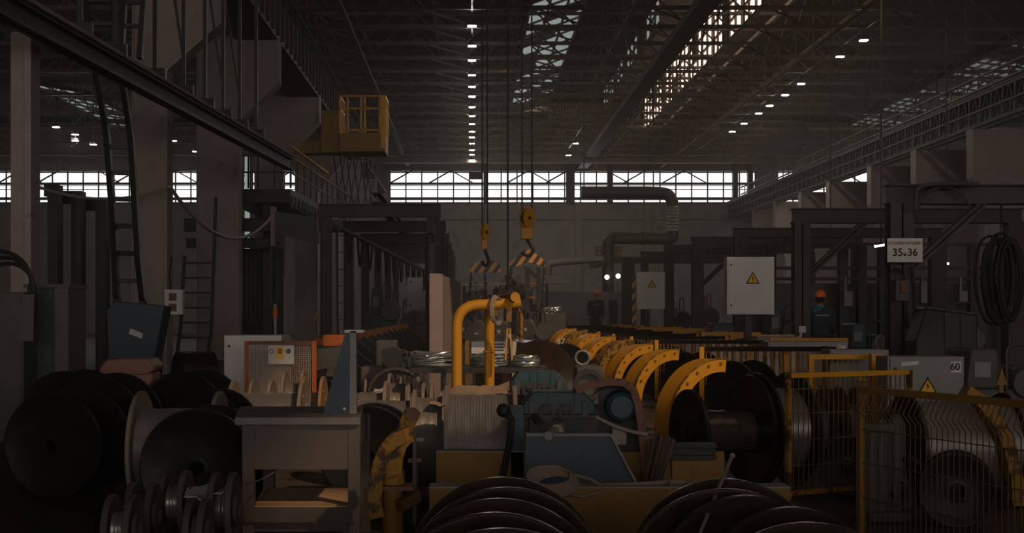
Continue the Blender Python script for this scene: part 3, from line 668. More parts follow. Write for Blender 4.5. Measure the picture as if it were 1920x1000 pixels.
# ducts
Y = 62
r = thing('ventilation_duct', 'dark duct crossing the end windows with a corrugated drop', 'duct', tuple(P(1140, 610, Y)))
MB().tube(rounded([P(1090, 361, Y), P(1225, 361, Y), P(1256, 364, Y), P(1263, 388, Y)], .35), .27, 16).build('duct_run', 'duct', r)
cp = [(.24 + .04 * (i % 2), -i * .075) for i in range(16)]
MB().lathe(cp, P(1262, 386, Y), (0, 0, 1), 18).build('corrugated_hose', 'duct_pale', r)
MB().tube(rounded([P(1262, 432, Y), P(1262, 448, Y), P(1150, 447, Y), P(1140, 452, Y), P(1140, 480, Y), Vector((X(1140, Y), Y, 0))], .4), .26, 16).build('duct_run', 'duct', r)
for i, px in enumerate((1150, 1205, 1258)): MB().lathe([(.28, -.05), (.31, -.05), (.31, .05), (.28, .05)], P(px, 447.5, Y), (1, 0, 0), 18).build('duct_flange', 'steel_dark', r)
for px in (1095, 1225): MB().bar(P(px, 355, Y), Vector((X(px, Y), Y, HT + 1.6)), .05).build('hanger', 'steel_dark', r, smooth=False)
Y = 57.5
r = thing('extraction_pipe', 'pale extraction pipe running to a hood at the far end', 'pipe', tuple(P(1035, 530, Y)))
MB().tube(rounded([P(1130, 486, Y), P(1045, 492, Y), P(1029, 496, Y), P(1028, 516, Y)], .3), .15, 14).build('pipe_run', 'duct_pale', r)
MB().prism([P(1026, 514, Y), P(1042, 514, Y), P(1068, 532, Y), P(1020, 532, Y)], (0, .8, 0)).build('hood', 'duct_pale', r, smooth=False)
MB().box(X(1122, Y), X(1134, Y), Y - .1, 62, Z(497, Y), Z(478, Y)).build('coupling', 'duct', r, smooth=False)
MB().box(X(1024, Y), X(1028, Y), Y + .3, Y + .4, 0, Z(530, Y)).build('support', 'steel_dark', r, smooth=False)
r = thing('far_balcony', 'small yellow railed balcony beside the dark duct elbow', 'balcony', (X(1150, 64), 64, 0))
g = MB(); Y = 64
for px in (1119, 1128, 1148, 1153, 1158, 1164): g.box(X(px, Y) - .05, X(px, Y) + .05, Y, Y + .08, Z(482, Y), Z(463, Y))
for py in (463, 470, 482): g.box(X(1116, Y), X(1164, Y), Y, Y + .06, Z(py, Y) - .03, Z(py, Y) + .03)
g.build('railing', 'mustard', r, smooth=False); MB().box(X(1116, Y), X(1250, Y), Y, Y + 1, Z(492, Y), Z(483, Y)).build('deck', 'steel_dark', r, smooth=False)
MB().box(X(1180, Y), X(1190, Y), Y, Y + .3, 0, Z(492, Y)).build('leg', 'steel_dark', r, smooth=False)
# crane with two hooks
Y = 36
r = thing('crane_bridge', 'overhead crane bridge spanning the hall above the hooks', 'crane', (6, Y, 10.6))
MB().box(XL - .8, XR + .8, Y - 1.2, Y - .6, 10.62, 11.2).build('bridge_girder', 'mustard', r, smooth=False); MB().box(XL - .8, XR + .8, Y + .6, Y + 1.2, 10.62, 11.2).build('bridge_girder', 'mustard', r, smooth=False)
MB().box(-1, 3, Y - 1.2, Y + 1.2, 11.2, 11.8).build('trolley', 'mustard', r, smooth=False)
def hook(label, px, pyb0, pyb1, w, beam, Y, cat='crane hook'):
    x = X(px, Y); r = thing('crane_hook', label, cat, (x, Y, Z(beam[3], Y)), 'crane hooks')
    hw = w * Y / F / 2; z1, z0 = Z(pyb0, Y), Z(pyb1, Y); zm = z0 + (z1 - z0) * .34
    e1 = Vector((.8, .6, 0)); nn = Vector((.6, -.8, 0)); zc_ = zm + (z1 - zm) / 2; rz = (z1 - zm) / 2 * 1.06; re = hw * 1.05; cc = Vector((x, Y, zc_))
    for s in (-1, 1):
        MB().prism([cc + nn * (s * hw * .5 - .02) + e1 * re * math.cos(t) + Vector((0, 0, rz * math.sin(t))) for t in [2 * PI * k / 28 for k in range(28)]], nn * .04).build('cheek_plate', 'yellow', r)
        MB().cyl(cc + nn * s * hw * .5, cc + nn * s * (hw * .5 + .04), .05, 14).build('pin', 'steel_dark', r)
    MB().lathe([(.02, -hw * .4), (re * .9, -hw * .42), (re * .75, 0), (re * .9, hw * .42), (.02, hw * .4)], cc, nn, 24).build('sheave', 'black', r)
    MB().box(x - hw * .9, x + hw * .8, Y - .14, Y + .14, z0, zm + .02).build('lower_block', 'yellow', r, .02)
    for s in (-.7, .7): MB().tube([(x + s * hw, Y, z1 - .15), (x + s * hw, Y, 11.25)], .02, 6).build('wire_rope', 'cable', r)
    zt, zb = Z(beam[2], Y), Z(beam[3], Y)
    MB().tube([(x, Y, z0)] + [(x + .02 + hw * .8 * math.sin(t), Y, z0 - .18 - .11 + .13 * math.cos(t)) for t in [PI * k / 9 for k in range(2, 14)]], .045, 8).build('hook', 'steel_dark', r)
    return r, x, zt, zb
b = (955, 1022, 468, 516); Y = 36
r, x, zt, zb = hook('large yellow crane hook block above the wide striped lifting beam', 988, 390, 449, 26, b, Y)
r = thing('lifting_beam', 'wide peaked lifting beam with yellow and black stripes on the large hook', 'lifting beam', tuple(P(988, 590, Y)), 'striped lifting beams')
MB().prism([P(955, 494, Y), P(972, 480, Y), P(984, 468, Y), P(994, 468, Y), P(1018, 486, Y), P(1024, 494, Y), P(1022, 500, Y), P(990, 492, Y), P(962, 502, Y), P(955, 500, Y)], (0, .12, 0)).build('beam_plate', 'stripes', r, smooth=False)
def chain(pa, pb, parent, w=.05):
    n = max(4, int((pa - pb).length / .09)); m = MB()
    for k in range(n):
        q = pa + (pb - pa) * (k + .5) / n; u = Vector((1, 0, 0)) if k % 2 else Vector((0, 1, 0))
        m.tube([q + u * w * .6 * math.cos(t) + Vector((0, 0, .065 * math.sin(t))) for t in [2 * PI * i / 8 for i in range(8)]], .014, 5, True)
    m.build('chain', 'steel_dark', parent)
chain(P(958, 500, Y), P(960, 590, Y), r); chain(P(1020, 500, Y), P(1016, 585, Y), r)
MB().bar(P(982, 500, Y), P(1008, 521, Y), .09).build('link_bar', 'black', r, smooth=False)
r2, x, zt, zb = hook('small rust-yellow crane hook block above the short striped lifting beam', 909, 420, 468, 14, (880, 940, 490, 512), 36.3)
r = thing('lifting_beam', 'short striped lifting beam on the small hook', 'lifting beam', tuple(P(910, 560, 36.3)), 'striped lifting beams')
Y = 36.3
MB().prism([P(879, 511, Y), P(886, 496, Y), P(900, 489, Y), P(925, 489, Y), P(938, 498, Y), P(943, 511, Y)], (0, .12, 0)).build('beam_plate', 'stripes', r, smooth=False)
chain(P(884, 511, Y), P(880, 560, Y), r); chain(P(909, 511, Y), P(912, 570, Y), r)
one(MB().tube([P(952, 590, 36), Vector((X(952, 36), 36, 11.25))], .025, 6), 'crane_pendant_cable', 'cable', 'single dark cable hanging between the two crane hooks', 'cable')
one(MB().tube([P(908, 416, 60.4), Vector((X(908, 60.4), 60.4, HT))], .02, 6).box(X(880, 60), X(905, 60), 60.2, 60.6, Z(334, 60), Z(322, 60)), 'window_hoist', 'black', 'small dark hoist hanging in front of the end windows', 'hoist')
# ================================================================== REELS IN THE FRONT
# row of dark reels standing end to end, axis along the hall (near the eye)
def front_reel(px_far, py_far, px_near, py_near, R, label, group):
    # flange tops at (px, py): the depth follows from the flange standing on the floor
    def dep(py, R): return (ZC - 2 * R) * F / (py - VY)
    y1, y0 = dep(py_far, R), dep(py_near, R); a = Vector((X(px_far, y1), y1, R)); b = Vector((X(px_near, y0), y0, R))
    return reel(label, (a + b) / 2, (b - a), R, (b - a).length, R * .62, 'reel_brown', 'reel', group, 'cable_reel', lip=.018)
G = 'dark reels in the two front rows'
front_reel(943, 895, 950, 913, .38, 'dark brown reel against the yellow base, last of the row under the rope coil', G)
front_reel(937, 935, 930, 960, .38, 'dark brown reel in the middle of the row under the rope coil', G)
front_reel(943, 991, 946, 1024, .38, 'dark brown reel lowest and frontmost in the row below the rope coil', G)
front_reel(1361, 898, 1363, 916, .38, 'dark reel tucked behind the thin upright rod, last of its row', G)
front_reel(1395, 929, 1477, 950, .38, 'dark reel in the middle of the row by the thin upright rod', G)
front_reel(1519, 980, 1540, 1012, .38, 'dark reel lowest and frontmost beside the mesh fence', G)
one(MB().tube([P(1300, 1030, 4.45), P(1372, 857, 5.6)], [.006, .008], 8).ball(P(1373, 855, 5.6), .012), 'thin_rod', 'rope', 'thin pale rod leaning up from the dark reels', 'rod')
# big dark reels in the shade, flange faces turned towards the eye
def face_reel(px, py, rpx, Y, ax, width, label, mf='reel', br=.6, group='big dark reels in the shade'):
    R = rpx * Y / F; return reel(label, P(px, py, Y) + Vector(ax).normalized() * width * .5 * (-1), ax, R, width, R * br, mf, 'reel', group, 'cable_reel', lip=.02)
def floor_reel(px, pyb, rpx, ax, width, label, **k):
    Y = ZC * F / (pyb - VY); R = rpx * Y / F; return reel(label, Vector((X(px, Y), Y, R)) - Vector(ax).normalized() * width * .5, ax, R, width, R * k.get('br', .6), k.get('mf', 'reel'), k.get('mw', 'reel'), 'big dark reels in the shade', 'cable_reel', lip=.02, holes=False)
floor_reel(100, 936, 100, (-.22, -1, 0), .45, 'big black reel standing foremost by the bare floor')
floor_reel(178, 897, 97, (-.2, -1, 0), .42, 'big dark reel just behind the foremost black reel')
floor_reel(120, 868, 86, (-.25, -1, 0), .4, 'dark reel standing behind in front of the green cabinet')
floor_reel(372, 990, 112, (-.08, -1, 0), .36, 'big dark reel with a ring hub beside the grey table')
floor_reel(345, 868, 86, (-.3, -1, 0), .4, 'dark reel behind the white-flanged wire reel, below the salmon tank')
floor_reel(385, 892, 80, (-.3, -1, 0), .3, 'lower dark reel leaning out behind the white-flanged wire reel')
floor_reel(600, 800, 46, (-.25, -1, 0), .3, 'dark reel standing behind the wire reels by the orange mesh guard')
floor_reel(690, 945, 92, (-.1, -1, 0), .3, 'dark reel standing half behind the grey table beside the rusty yellow arm')
floor_reel(335, 760, 50, (-.9, -.45, 0), .5, 'brown ribbed reel at the foot of the nearest corbelled column', mf='reel_brown', mw='reel_brown', br=.97)
# long grey wire reel with the pale flange
spool(265, 408, 734, 10.0, 'grey wire reel with pale flanges between the dark reels', .70, group='wire reels on the floor')
# wire reels behind the table
W = 'wire reels on the floor'
spool(440, 566, 713, 12.6, 'long grey wire reel directly behind the grey table top', .70)
spool(476, 508, 711, 14.2, 'narrow pale reel standing before the orange mesh guard', .45)
spool(536, 568, 694, 15.6, 'tall pale reel before the orange mesh guard', .6)
spool(572, 604, 706, 13.6, 'tan flanged reel beside the tall blue fin', .6, 'flange_wood')
spool(655, 722, 715, 12.9, 'shiny wire reel just beyond the tall blue fin', .72)
spool(732, 764, 700, 14.4, 'narrow wire reel in the cluster beyond the blue fin', .72)
spool(690, 752, 692, 16.5, 'pale reel under the white scraps beyond the blue fin', .66)
spool(770, 783, 705, 13.3, 'thin reel standing on edge behind the brown paper sheet', .5)
spool(796, 808, 718, 12.4, 'thinnest reel standing on edge beside the brown paper sheet', .5)
spool(668, 772, 738, 11.3, 'wide wire reel behind the rusty yellow arm', .84)
spool(779, 832, 731, 10.7, 'grey wire reel between the rusty arm and the big wire drum', .84)
spool(840, 962, 724, 9.9, 'big wire drum tightly wound with grey wire beside the blue machine', .86, group=W)
# small spools at the lower edge
for i, (a, b, py, Y, lab) in enumerate([(212, 246, 928, 6.6, 'closest to the bare floor'), (252, 284, 905, 7.1, 'second from the bare floor'), (314, 345, 882, 7.4, 'tallest, before the big reel with the ring hub'), (362, 381, 936, 6.5, 'below the white paper scrap'), (407, 434, 886, 7.0, 'against the grey table leg')]):
    spool(a, b, py, Y, 'small thin-flanged wire spool, ' + lab, .5, 'beige', group='small spools by the table', name='wire_spool', holes=False, zmul=.62)
one(MB().box(X(205, 6.6), X(445, 6.6), 6.4, 7.6, 0, .17), 'spool_pallet', 'board', 'low wooden pallet carrying the small spools', 'pallet')
one(MB().tube(sag(P(425, 912, 7.0), P(524, 878, 8.2), .03), .004, 6), 'wire_end', 'rope', 'loose pale wire end curling up before the table legs', 'wire')
def crumple(label, pts, Y, name, m, amp=.02, n=14, thick=.004, seed=1, tilt=.0, group=None):
    rnd = random.Random(seed); m_ = MB(); a, b, c, d = [P(px, py, y) for px, py, y in pts]; vs = []
    for j in range(n + 1):
        for i in range(n + 1):
            u, v = i / n, j / n; p = (a * (1 - u) + b * u) * (1 - v) + (d * (1 - u) + c * u) * v
            vs.append(p + Vector((0, rnd.uniform(-1, 1) * amp * .3, amp * (math.sin(7 * u + 3 * v + seed) * .6 + rnd.uniform(-.5, .5)))))
    k = len(vs); fs = []
    for j in range(n):
        for i in range(n):
            q = j * (n + 1) + i; fs.append((q, q + 1, q + n + 2, q + n + 1)); fs.append(tuple(x + k for x in (q, q + n + 1, q + n + 2, q + 1)))
    vs += [p - Vector((0, 0, thick)) for p in vs]
    e = [i for i in range(n)] ; 
    for i in range(n):
        fs += [(i, i + k, i + 1 + k, i + 1)]; q = n * (n + 1) + i; fs += [(q, q + 1, q + 1 + k, q + k)]
        q = i * (n + 1); fs += [(q, q + n + 1, q + n + 1 + k, q + k)]; q = i * (n + 1) + n; fs += [(q, q + k, q + n + 1 + k, q + n + 1)]
    return one(m_.add(vs, fs), name, m, label, name.split('_')[-1], group)
crumple('crumpled white paper scrap lying on the small spools', [(345, 936, 6.9), (420, 926, 6.9), (432, 912, 7.5), (352, 910, 7.5)], 7, 'paper_scrap', 'paper', .018, 10)
crumple('brown paper sheet draped over the wire reels behind the big wire drum', [(806, 757, 10.42), (958, 754, 10.42), (956, 716, 11.2), (828, 732, 11.2)], 11, 'paper_sheet', 'canvas', .022, 16, .006, 3)
crumple('small white scrap on the reels beyond the tall blue fin', [(700, 737, 13), (722, 735, 13), (720, 729, 14), (702, 730, 14)], 13, 'paper_scrap', 'paper', .006, 5, .003, 5)
# ================================================================== GREY TABLE WITH BLUE FIN
Y = 8.0
x0, x1, zt = X(440, Y), X(668, Y), Z(783, Y)
r = thing('work_table', 'grey steel work table with a shelf and deep apron', 'table', ((x0 + x1) / 2, Y, 0))
MB().prism([(x0, Y, zt), (X(680, 8.2), Y, zt), (X(682, 9.0), 8.95, zt), (X(452, 9.0), 8.95, zt)], (0, 0, -.045)).build('table_top', 'beige_top', r, .004, smooth=False)
xa, xb = X(452, Y), X(674, Y)
MB().box(xa + .06, xb - .06, Y + .035, Y + .05, Z(882, Y), zt - .045).build('apron', 'beige', r, smooth=False)
MB().box(xb - .03, xb - .015, Y + .1, Y + .85, Z(845, Y), zt - .045).build('side_apron', 'beige', r, smooth=False)
for x in (xa, xb - .07):
    for yy in (Y + .03, Y + .83): MB().box(x, x + .07, yy, yy + .07, 0, zt - .045).build('leg', 'beige', r, .004, smooth=False)
zs = Z(958, Y)
MB().box(xa + .05, xb - .05, Y + .05, Y + .88, zs, zs + .02).build('shelf', 'board', r, smooth=False)
MB().box(xa + .02, xb - .02, Y + .01, Y + .035, zs - .07, zs + .015).build('shelf_rail', 'beige', r, smooth=False)
MB().box(xb - .045, xb - .02, Y + .1, Y + .83, zs - .07, zs + .025).build('shelf_rail', 'beige', r, smooth=False)
MB().box(xa + .07, xb - .07, Y + .06, Y + .075, .2, zs - .13).build('lower_panel', 'beige', r, smooth=False)
Y = 8.3
r = thing('machine_fin', 'tall blue triangular fin with a pale edge standing on the grey table', 'machine guard', (X(640, Y), Y, zt))
MB().prism([(X(606, Y), Y, zt), (X(655, Y), Y, zt), (X(656, Y), Y, Z(622, Y)), (X(648, Y), Y, Z(622, Y))], (0, .03, 0)).build('side_plate', 'blue', r, smooth=False)
MB().prism([(X(655.5, Y), Y - .01, zt), (X(669, Y), Y - .01, zt), (X(668, Y), Y - .01, Z(621, Y)), (X(656.5, Y), Y - .01, Z(621, Y))], (0, .05, 0)).build('edge_plate', 'grey_mid', r, smooth=False)
MB().box(X(646, Y), X(682, Y), Y - .01, Y + .14, Z(624, Y), Z(619, Y)).build('top_lip', 'grey', r, smooth=False)
MB().cyl((X(646, Y), Y - .012, zt + .03), (X(646, Y), Y, zt + .03), .008, 10).build('bolt', 'grey', r)
# ================================================================== RUSTY YELLOW ARM
Y = 7.4
r = thing('lever_stand', 'rusty yellow curved arm on a stout post beside the grey table', 'stand', (X(735, Y), Y, 0))
def curve_plate(px, w, t, y): # thick curved plate from picture points at depth y
    pts = [P(a, b, y) for a, b in px]; q = MB()
    L = []; 
    for i, p in enumerate(pts):
        d = (pts[min(i + 1, len(pts) - 1)] - pts[max(i - 1, 0)]).normalized(); n = Vector((d.z, 0, -d.x)); L.append((p + n * w / 2, p - n * w / 2))
    vs = []; fs = []
    for a, b in L: vs += [a, b, b + Vector((0, t, 0)), a + Vector((0, t, 0))]
    for i in range(len(L) - 1):
        for k in range(4): fs.append((i * 4 + k, i * 4 + (k + 1) % 4, (i + 1) * 4 + (k + 1) % 4, (i + 1) * 4 + k))
    fs += [(0, 1, 2, 3), tuple((len(L) - 1) * 4 + k for k in (3, 2, 1, 0))]
    return q.add(vs, fs)
curve_plate([(757, 820), (738, 826), (722, 845), (711, 875), (704, 910), (702, 945), (708, 972)], .075, .12, Y).build('curved_arm', 'yellow_worn', r)
curve_plate([(772, 815), (762, 818), (748, 835), (740, 862), (738, 890)], .085, .16, Y + .05).build('arm_head', 'yellow_worn', r)
MB().cyl((X(734, Y), Y + .12, 0), (X(734, Y), Y + .12, Z(905, Y)), .055, 20).build('post', 'mustard', r)
MB().cyl((X(734, Y), Y + .12, Z(912, Y)), (X(734, Y), Y + .12, Z(886, Y)), .068, 20).build('collar', 'yellow_worn', r)
MB().bar(P(748, 950, Y), P(783, 928, Y + .1), .05, .06).build('side_bracket', 'rust', r, smooth=False)
MB().box(X(712, Y), X(775, Y), Y + .02, Y + .2, Z(922, Y), Z(914, Y)).build('clamp_plate', 'rust', r, smooth=False)
MB().box(X(772, Y), X(779, Y), Y + .1, Y + .13, Z(990, Y), Z(812, Y)).build('stop_bar', 'steel_dark', r, smooth=False)
MB().box(X(708, Y), X(780, Y), Y, Y + .26, 0, .03).build('base_plate', 'steel_dark', r, smooth=False)
Y = 8.6
r = thing('lever_stand', 'second rusty arm with a rounded head behind the first, before the wire reels', 'stand', (X(768, Y), Y, 0))
curve_plate([(775, 770), (768, 785), (760, 805), (755, 830)], .1, .1, Y).build('arm_head', 'yellow_worn', r)
MB().cyl(P(774, 778, Y - .01), P(774, 778, Y + .11), .045, 18).build('pivot', 'rust', r)
MB().box(X(776, Y), X(783, Y), Y + .03, Y + .07, 0, Z(815, Y)).build('upright', 'steel_dark', r, smooth=False)
MB().box(X(762, Y), X(795, Y), Y, Y + .05, Z(828, Y), Z(822, Y)).build('cross_bar', 'concrete_pale', r, smooth=False)
MB().box(X(765, Y), X(790, Y), Y, Y + .08, Z(868, Y), Z(862, Y)).build('cross_bar', 'rust', r, smooth=False)
# ================================================================== THE BLUE MACHINE AND ITS YELLOW BASE
r = thing('winder_bed', 'long dirty yellow machine base with pale top edges behind the dark reels', 'machine base', (X(1140, 7.6), 7.6, 0))
Y = 7.5
MB().box(X(805, Y), X(1482, Y), Y, Y + .03, 0, Z(916, Y)).build('front_plate', 'mustard', r, smooth=False)
MB().box(X(805, Y), X(1482, Y), Y - .005, Y + .16, Z(916, Y), Z(913, Y)).build('top_flange', 'concrete_pale', r, smooth=False)
Y2 = 9.0
MB().box(X(818, Y2), X(1355, Y2), Y2, Y2 + .04, 0, Z(848, Y2)).build('rear_plate', 'mustard', r, smooth=False)
MB().box(X(818, Y2), X(985, Y2), Y2 - .01, Y2 + .12, Z(848, Y2), Z(846, Y2)).build('top_flange', 'concrete_pale', r, smooth=False)
MB().box(X(1258, Y2), X(1355, Y2), Y2 - .05, Y2, Z(905, Y2), Z(846, Y2)).build('side_plate', 'mustard', r, smooth=False)
MB().box(X(820, Y2), X(1460, Y2), Y + .1, Y2, .2, .24).build('bed_plate', 'steel_dark', r, smooth=False)
for x in (X(860, Y), X(1200, Y), X(1460, Y)): MB().box(x - .04, x + .04, Y + .03, Y2, 0, .2).build('cross_member', 'steel_dark', r, smooth=False)
Y = 8.3
r = thing('belt_machine', 'blue-green winding machine with twin clamp housings and a belt guard', 'machine', (X(1090, Y), Y, .24))
MB().prism([P(987, 813, Y), P(1143, 813, Y), P(1192, 907, Y), P(984, 907, Y)], (0, .03, 0)).build('front_plate', 'blue', r, smooth=False)
e = MB(); e.bar(P(986, 815, Y), P(1144, 815, Y), .07, .015); e.bar(P(1144, 814, Y), P(1193, 907, Y), .012, .07, (0, 1, 0)); e.build('edge_lip', 'grey_mid', r, smooth=False)
MB().box(X(1000, Y), X(1140, Y), Y + .03, Y + .55, .24, Z(856, Y)).build('gear_case', 'black', r, smooth=False)
def clamp_house(x0, x1, y0, y1, Y, nm):
    h = MB().prism([P(x0, y1, Y), P(x0, y1 - (y1 - y0) * .45, Y), P(x0 + (x1 - x0) * .14, y0, Y), P(x1 - (x1 - x0) * .16, y0, Y), P(x1, y1 - (y1 - y0) * .45, Y), P(x1, y1, Y)], (0, .32, 0)).build('clamp_housing', 'teal', r, .008, smooth=False)
    q = MB()
    for t in (.36, .5, .72): q.box(X(x0 + (x1 - x0) * t, Y) - .006, X(x0 + (x1 - x0) * t, Y) + .006, Y - .012, Y, Z(y1 - 4, Y), Z(y0, Y))
    q.build('cast_rib', 'teal', h, smooth=False)
    for t in (.12, .86): MB().box(X(x0 + (x1 - x0) * t, Y) - .018, X(x0 + (x1 - x0) * t, Y) + .018, Y - .03, Y, Z(y1, Y), Z(y1 - (y1 - y0) * .6, Y)).build('clamp_lug', 'grey_dark', h, smooth=False)
    for t in (.33, .6):
        MB().cyl(P(x0 + (x1 - x0) * t, y1 - 13, Y - .06), P(x0 + (x1 - x0) * t, y1 - 13, Y), .026, 12).build('bolt_head', 'steel_dark', h)
        MB().lathe([(.03, 0), (.055, .0), (.055, .03), (.03, .04)], P(x0 + (x1 - x0) * t, y1 - 4, Y - .05), (0, 1, 0), 14).build('bearing_cap', 'steel_dark', h)
    MB().box(X(x0 - 3, Y), X(x1 + 3, Y), Y - .03, Y + .32, Z(y1 + 4, Y), Z(y1, Y)).build('base_flange', 'grey_dark', h, smooth=False)
    MB().box(X(x0 + 12, Y), X(x1 - 10, Y), Y + .05, Y + .3, .24, Z(y1 + 4, Y)).build('pedestal', 'black', h, smooth=False)
clamp_house(981, 1116, 735, 778, 9.1, 'front'); clamp_house(957, 1064, 698, 736, 10.3, 'rear')
Y = 9.0
MB().box(X(958, Y), X(982, Y), Y, Y + .3, .24, Z(765, Y)).build('side_column', 'teal', r, smooth=False)
MB().tube([P(945, 770, 8.9), P(960, 788, 8.9), P(955, 830, 8.9), P(940, 905, 8.9)], [.03, .02, .02, .022], 8).ball(P(944, 770, 8.9), .045).build('hand_lever', 'black', r)
MB().tube([P(1028, 818, 8.25), P(1052, 800, 8.6)], .028, 12).tube([P(1044, 808, 8.42), P(1048, 804, 8.5)], .04, 12).build('hose_coupling', 'duct_pale', r)
MB().tube([P(1010, 796, 8.9), P(1000, 780, 9.0)], .02, 10).build('stud', 'steel_dark', r)
MB().tube(sag(P(1118, 782, 8.9), P(1215, 815, 8.8), .02), .012, 8).build('hose', 'concrete', r)
# belt guard hood
pts = [(1080, 733), (1108, 722), (1145, 716), (1170, 718), (1187, 730), (1196, 755), (1203, 800), (1208, 850), (1212, 906)]
yb = 8.9; q = MB(); V_ = []; 
for i, (a, b) in enumerate(pts):
    p = P(a, b, yb); V_ += [p, p + Vector((0, .30, 0))]
vs = V_ + [v + Vector((.0, 0, -.012)) for v in V_]; n = len(pts); fs = []
for i in range(n - 1):
    a = i * 2; fs.append((a, a + 1, a + 3, a + 2)); b = a + 2 * n; fs.append((b, b + 2, b + 3, b + 1)); fs.append((a, a + 2, b + 2, b)); fs.append((a + 1, b + 1, b + 3, a + 3))
MB().add(vs, fs).build('belt_guard', 'rust', r)
curve_plate(pts, .05, .02, yb - .02).build('guard_rim', 'rust', r)
MB().prism([P(1122, 723, yb + .24)] + [P(a, b + 3, yb + .24) for a, b in pts[2:]] + [P(1122, 906, yb + .24)], (0, .02, 0)).build('guard_back', 'black', r, smooth=False)
MB().lathe([(.001, 0), (.07, .0), (.095, .02), (.1, .05), (.1, .18), (.001, .18)], P(1166, 764, yb), (0, 1, 0), 28).build('motor_cover', 'teal', r)
MB().box(X(1149, yb), X(1175, yb), yb + .02, yb + .04, Z(835, yb), Z(803, yb)).build('rating_plate', 'concrete_pale', r, smooth=False)
Y = 11.5
r = thing('lift_motor', 'dark motor block with a ring eye bolt behind the belt guard', 'motor', (X(1105, Y), Y, 0))
MB().prism([P(1080, 760, Y), P(1082, 690, Y), P(1092, 686, Y), P(1125, 686, Y), P(1134, 700, Y), P(1134, 760, Y)], (0, .4, 0)).build('housing', 'grey_dark', r, .01, smooth=False)
MB().lathe([(.09, 0), (.13, 0), (.13, .05), (.09, .05)], P(1104, 722, Y - .05), (0, 1, 0), 28).build('end_ring', 'steel_dark', r)
MB().tube([P(1092 + 13 * math.cos(t), 671 - 13 * math.sin(t), Y + .1) for t in [2 * PI * k / 24 for k in range(24)]], .011, 8, True).build('eye_bolt', 'duct_pale', r)
MB().box(X(1086, Y), X(1130, Y), Y + .05, Y + .35, 0, Z(760, Y)).build('pedestal', 'black', r, smooth=False)
# rope coil, rags, bar
r = thing('rope_coil', 'coil of thin grey rope lying on the yellow machine base', 'rope', tuple(P(1035, 915, 7.5)))
for k in range(6):
    c = P(1030 + 3 * k, 893 + 3.4 * k, 7.45 + .0); rr = .125 - .004 * abs(k - 2)
    MB().tube([c + Vector((rr * math.cos(t), rr * .6 * math.sin(t), .045 * math.sin(t) + random.uniform(-.004, .004))) for t in [2 * PI * i / 30 for i in range(30)]], .0085, 6, True).build('rope_turn', 'rope', r)
MB().tube([P(1058, 890, 7.5), P(1085, 893, 7.5), P(1110, 900, 7.48), P(1129, 912, 7.46), P(1125, 924, 7.44), P(1090, 932, 7.44), P(1062, 925, 7.44)], .0085, 6).build('loose_end', 'rope', r)
one(MB().tube([P(1130, 911, 7.6), P(1200, 908, 7.6), P(1250, 904, 7.6), P(1285, 905, 7.6), P(1297, 914, 7.55)], .012, 8).tube([P(1255, 897, 7.58), P(1258, 914, 7.5)], .008, 6), 'bent_bar', 'rope', 'bent thin bar lying along the top of the yellow machine base', 'bar')
def rag(label, px0, px1, py0, py1, Y, name='rag', m='cloth'):
    n = 26; h = 10; vs = []; fs = []
    for j in range(h + 1):
        v = j / h
        for i in range(n + 1):
            u = i / n; x = px0 + (px1 - px0) * u * (1 - .35 * v) + (-10) * v; y = Y + .02 * math.sin(u * 26 + v * 2) + .02 * math.sin(u * 9) - .03 * math.sin(v * PI)
            vs.append(P(x, py0 + (py1 - py0) * v - 9 * math.sin(u * PI) * (1 - v), y))
    k = len(vs); vs += [p + Vector((0, .012, 0)) for p in vs]
    for j in range(h):
        for i in range(n):
            q = j * (n + 1) + i; fs += [(q, q + 1, q + n + 2, q + n + 1), (q + k, q + n + 1 + k, q + n + 2 + k, q + 1 + k)]
    return one(MB().add(vs, fs), name, m, label, 'rag')
rag('brown rag hanging in folds beside the belt guard', 1216, 1268, 826, 905, 8.72)
one(ibeam(MB(), P(1222, 846, 8.9), P(1341, 846, 8.9), .1, .12), 'dark_bar', 'black', 'short dark square bar projecting from under the brown rag', 'bar')
# ================================================================== DARK REELS BEFORE THE HOOPS
n1 = Vector((-.95, -.30, 0)).normalized()
cR = P(1294, 806, 10.8); cR.z = .47
reel('small dark reel flange with smeared barrel before the last yellow hoop', (cR + (cR - n1 * .50)) / 2, n1, .44, .50, 0.165, 'reel', 'barrel', 'dark reels by the yellow hoops', lip=.02, R2=.335)
cB = cR - n1 * .62 + Vector((0, .05, 0))
rb = reel('big dark reel wound with grey wire next to the mesh fence', cB - n1 * .12, n1, .455, .30, .33, 'reel', 'wire', 'dark reels by the yellow hoops', lip=.02)
text('89', 'chalk_mark', .07, cB - n1 * .12 + n1 * .178 + Vector((.02, -.06, .345)), rb, 'chalk', (PI / 2, 0, math.radians(-72.5)), .001)
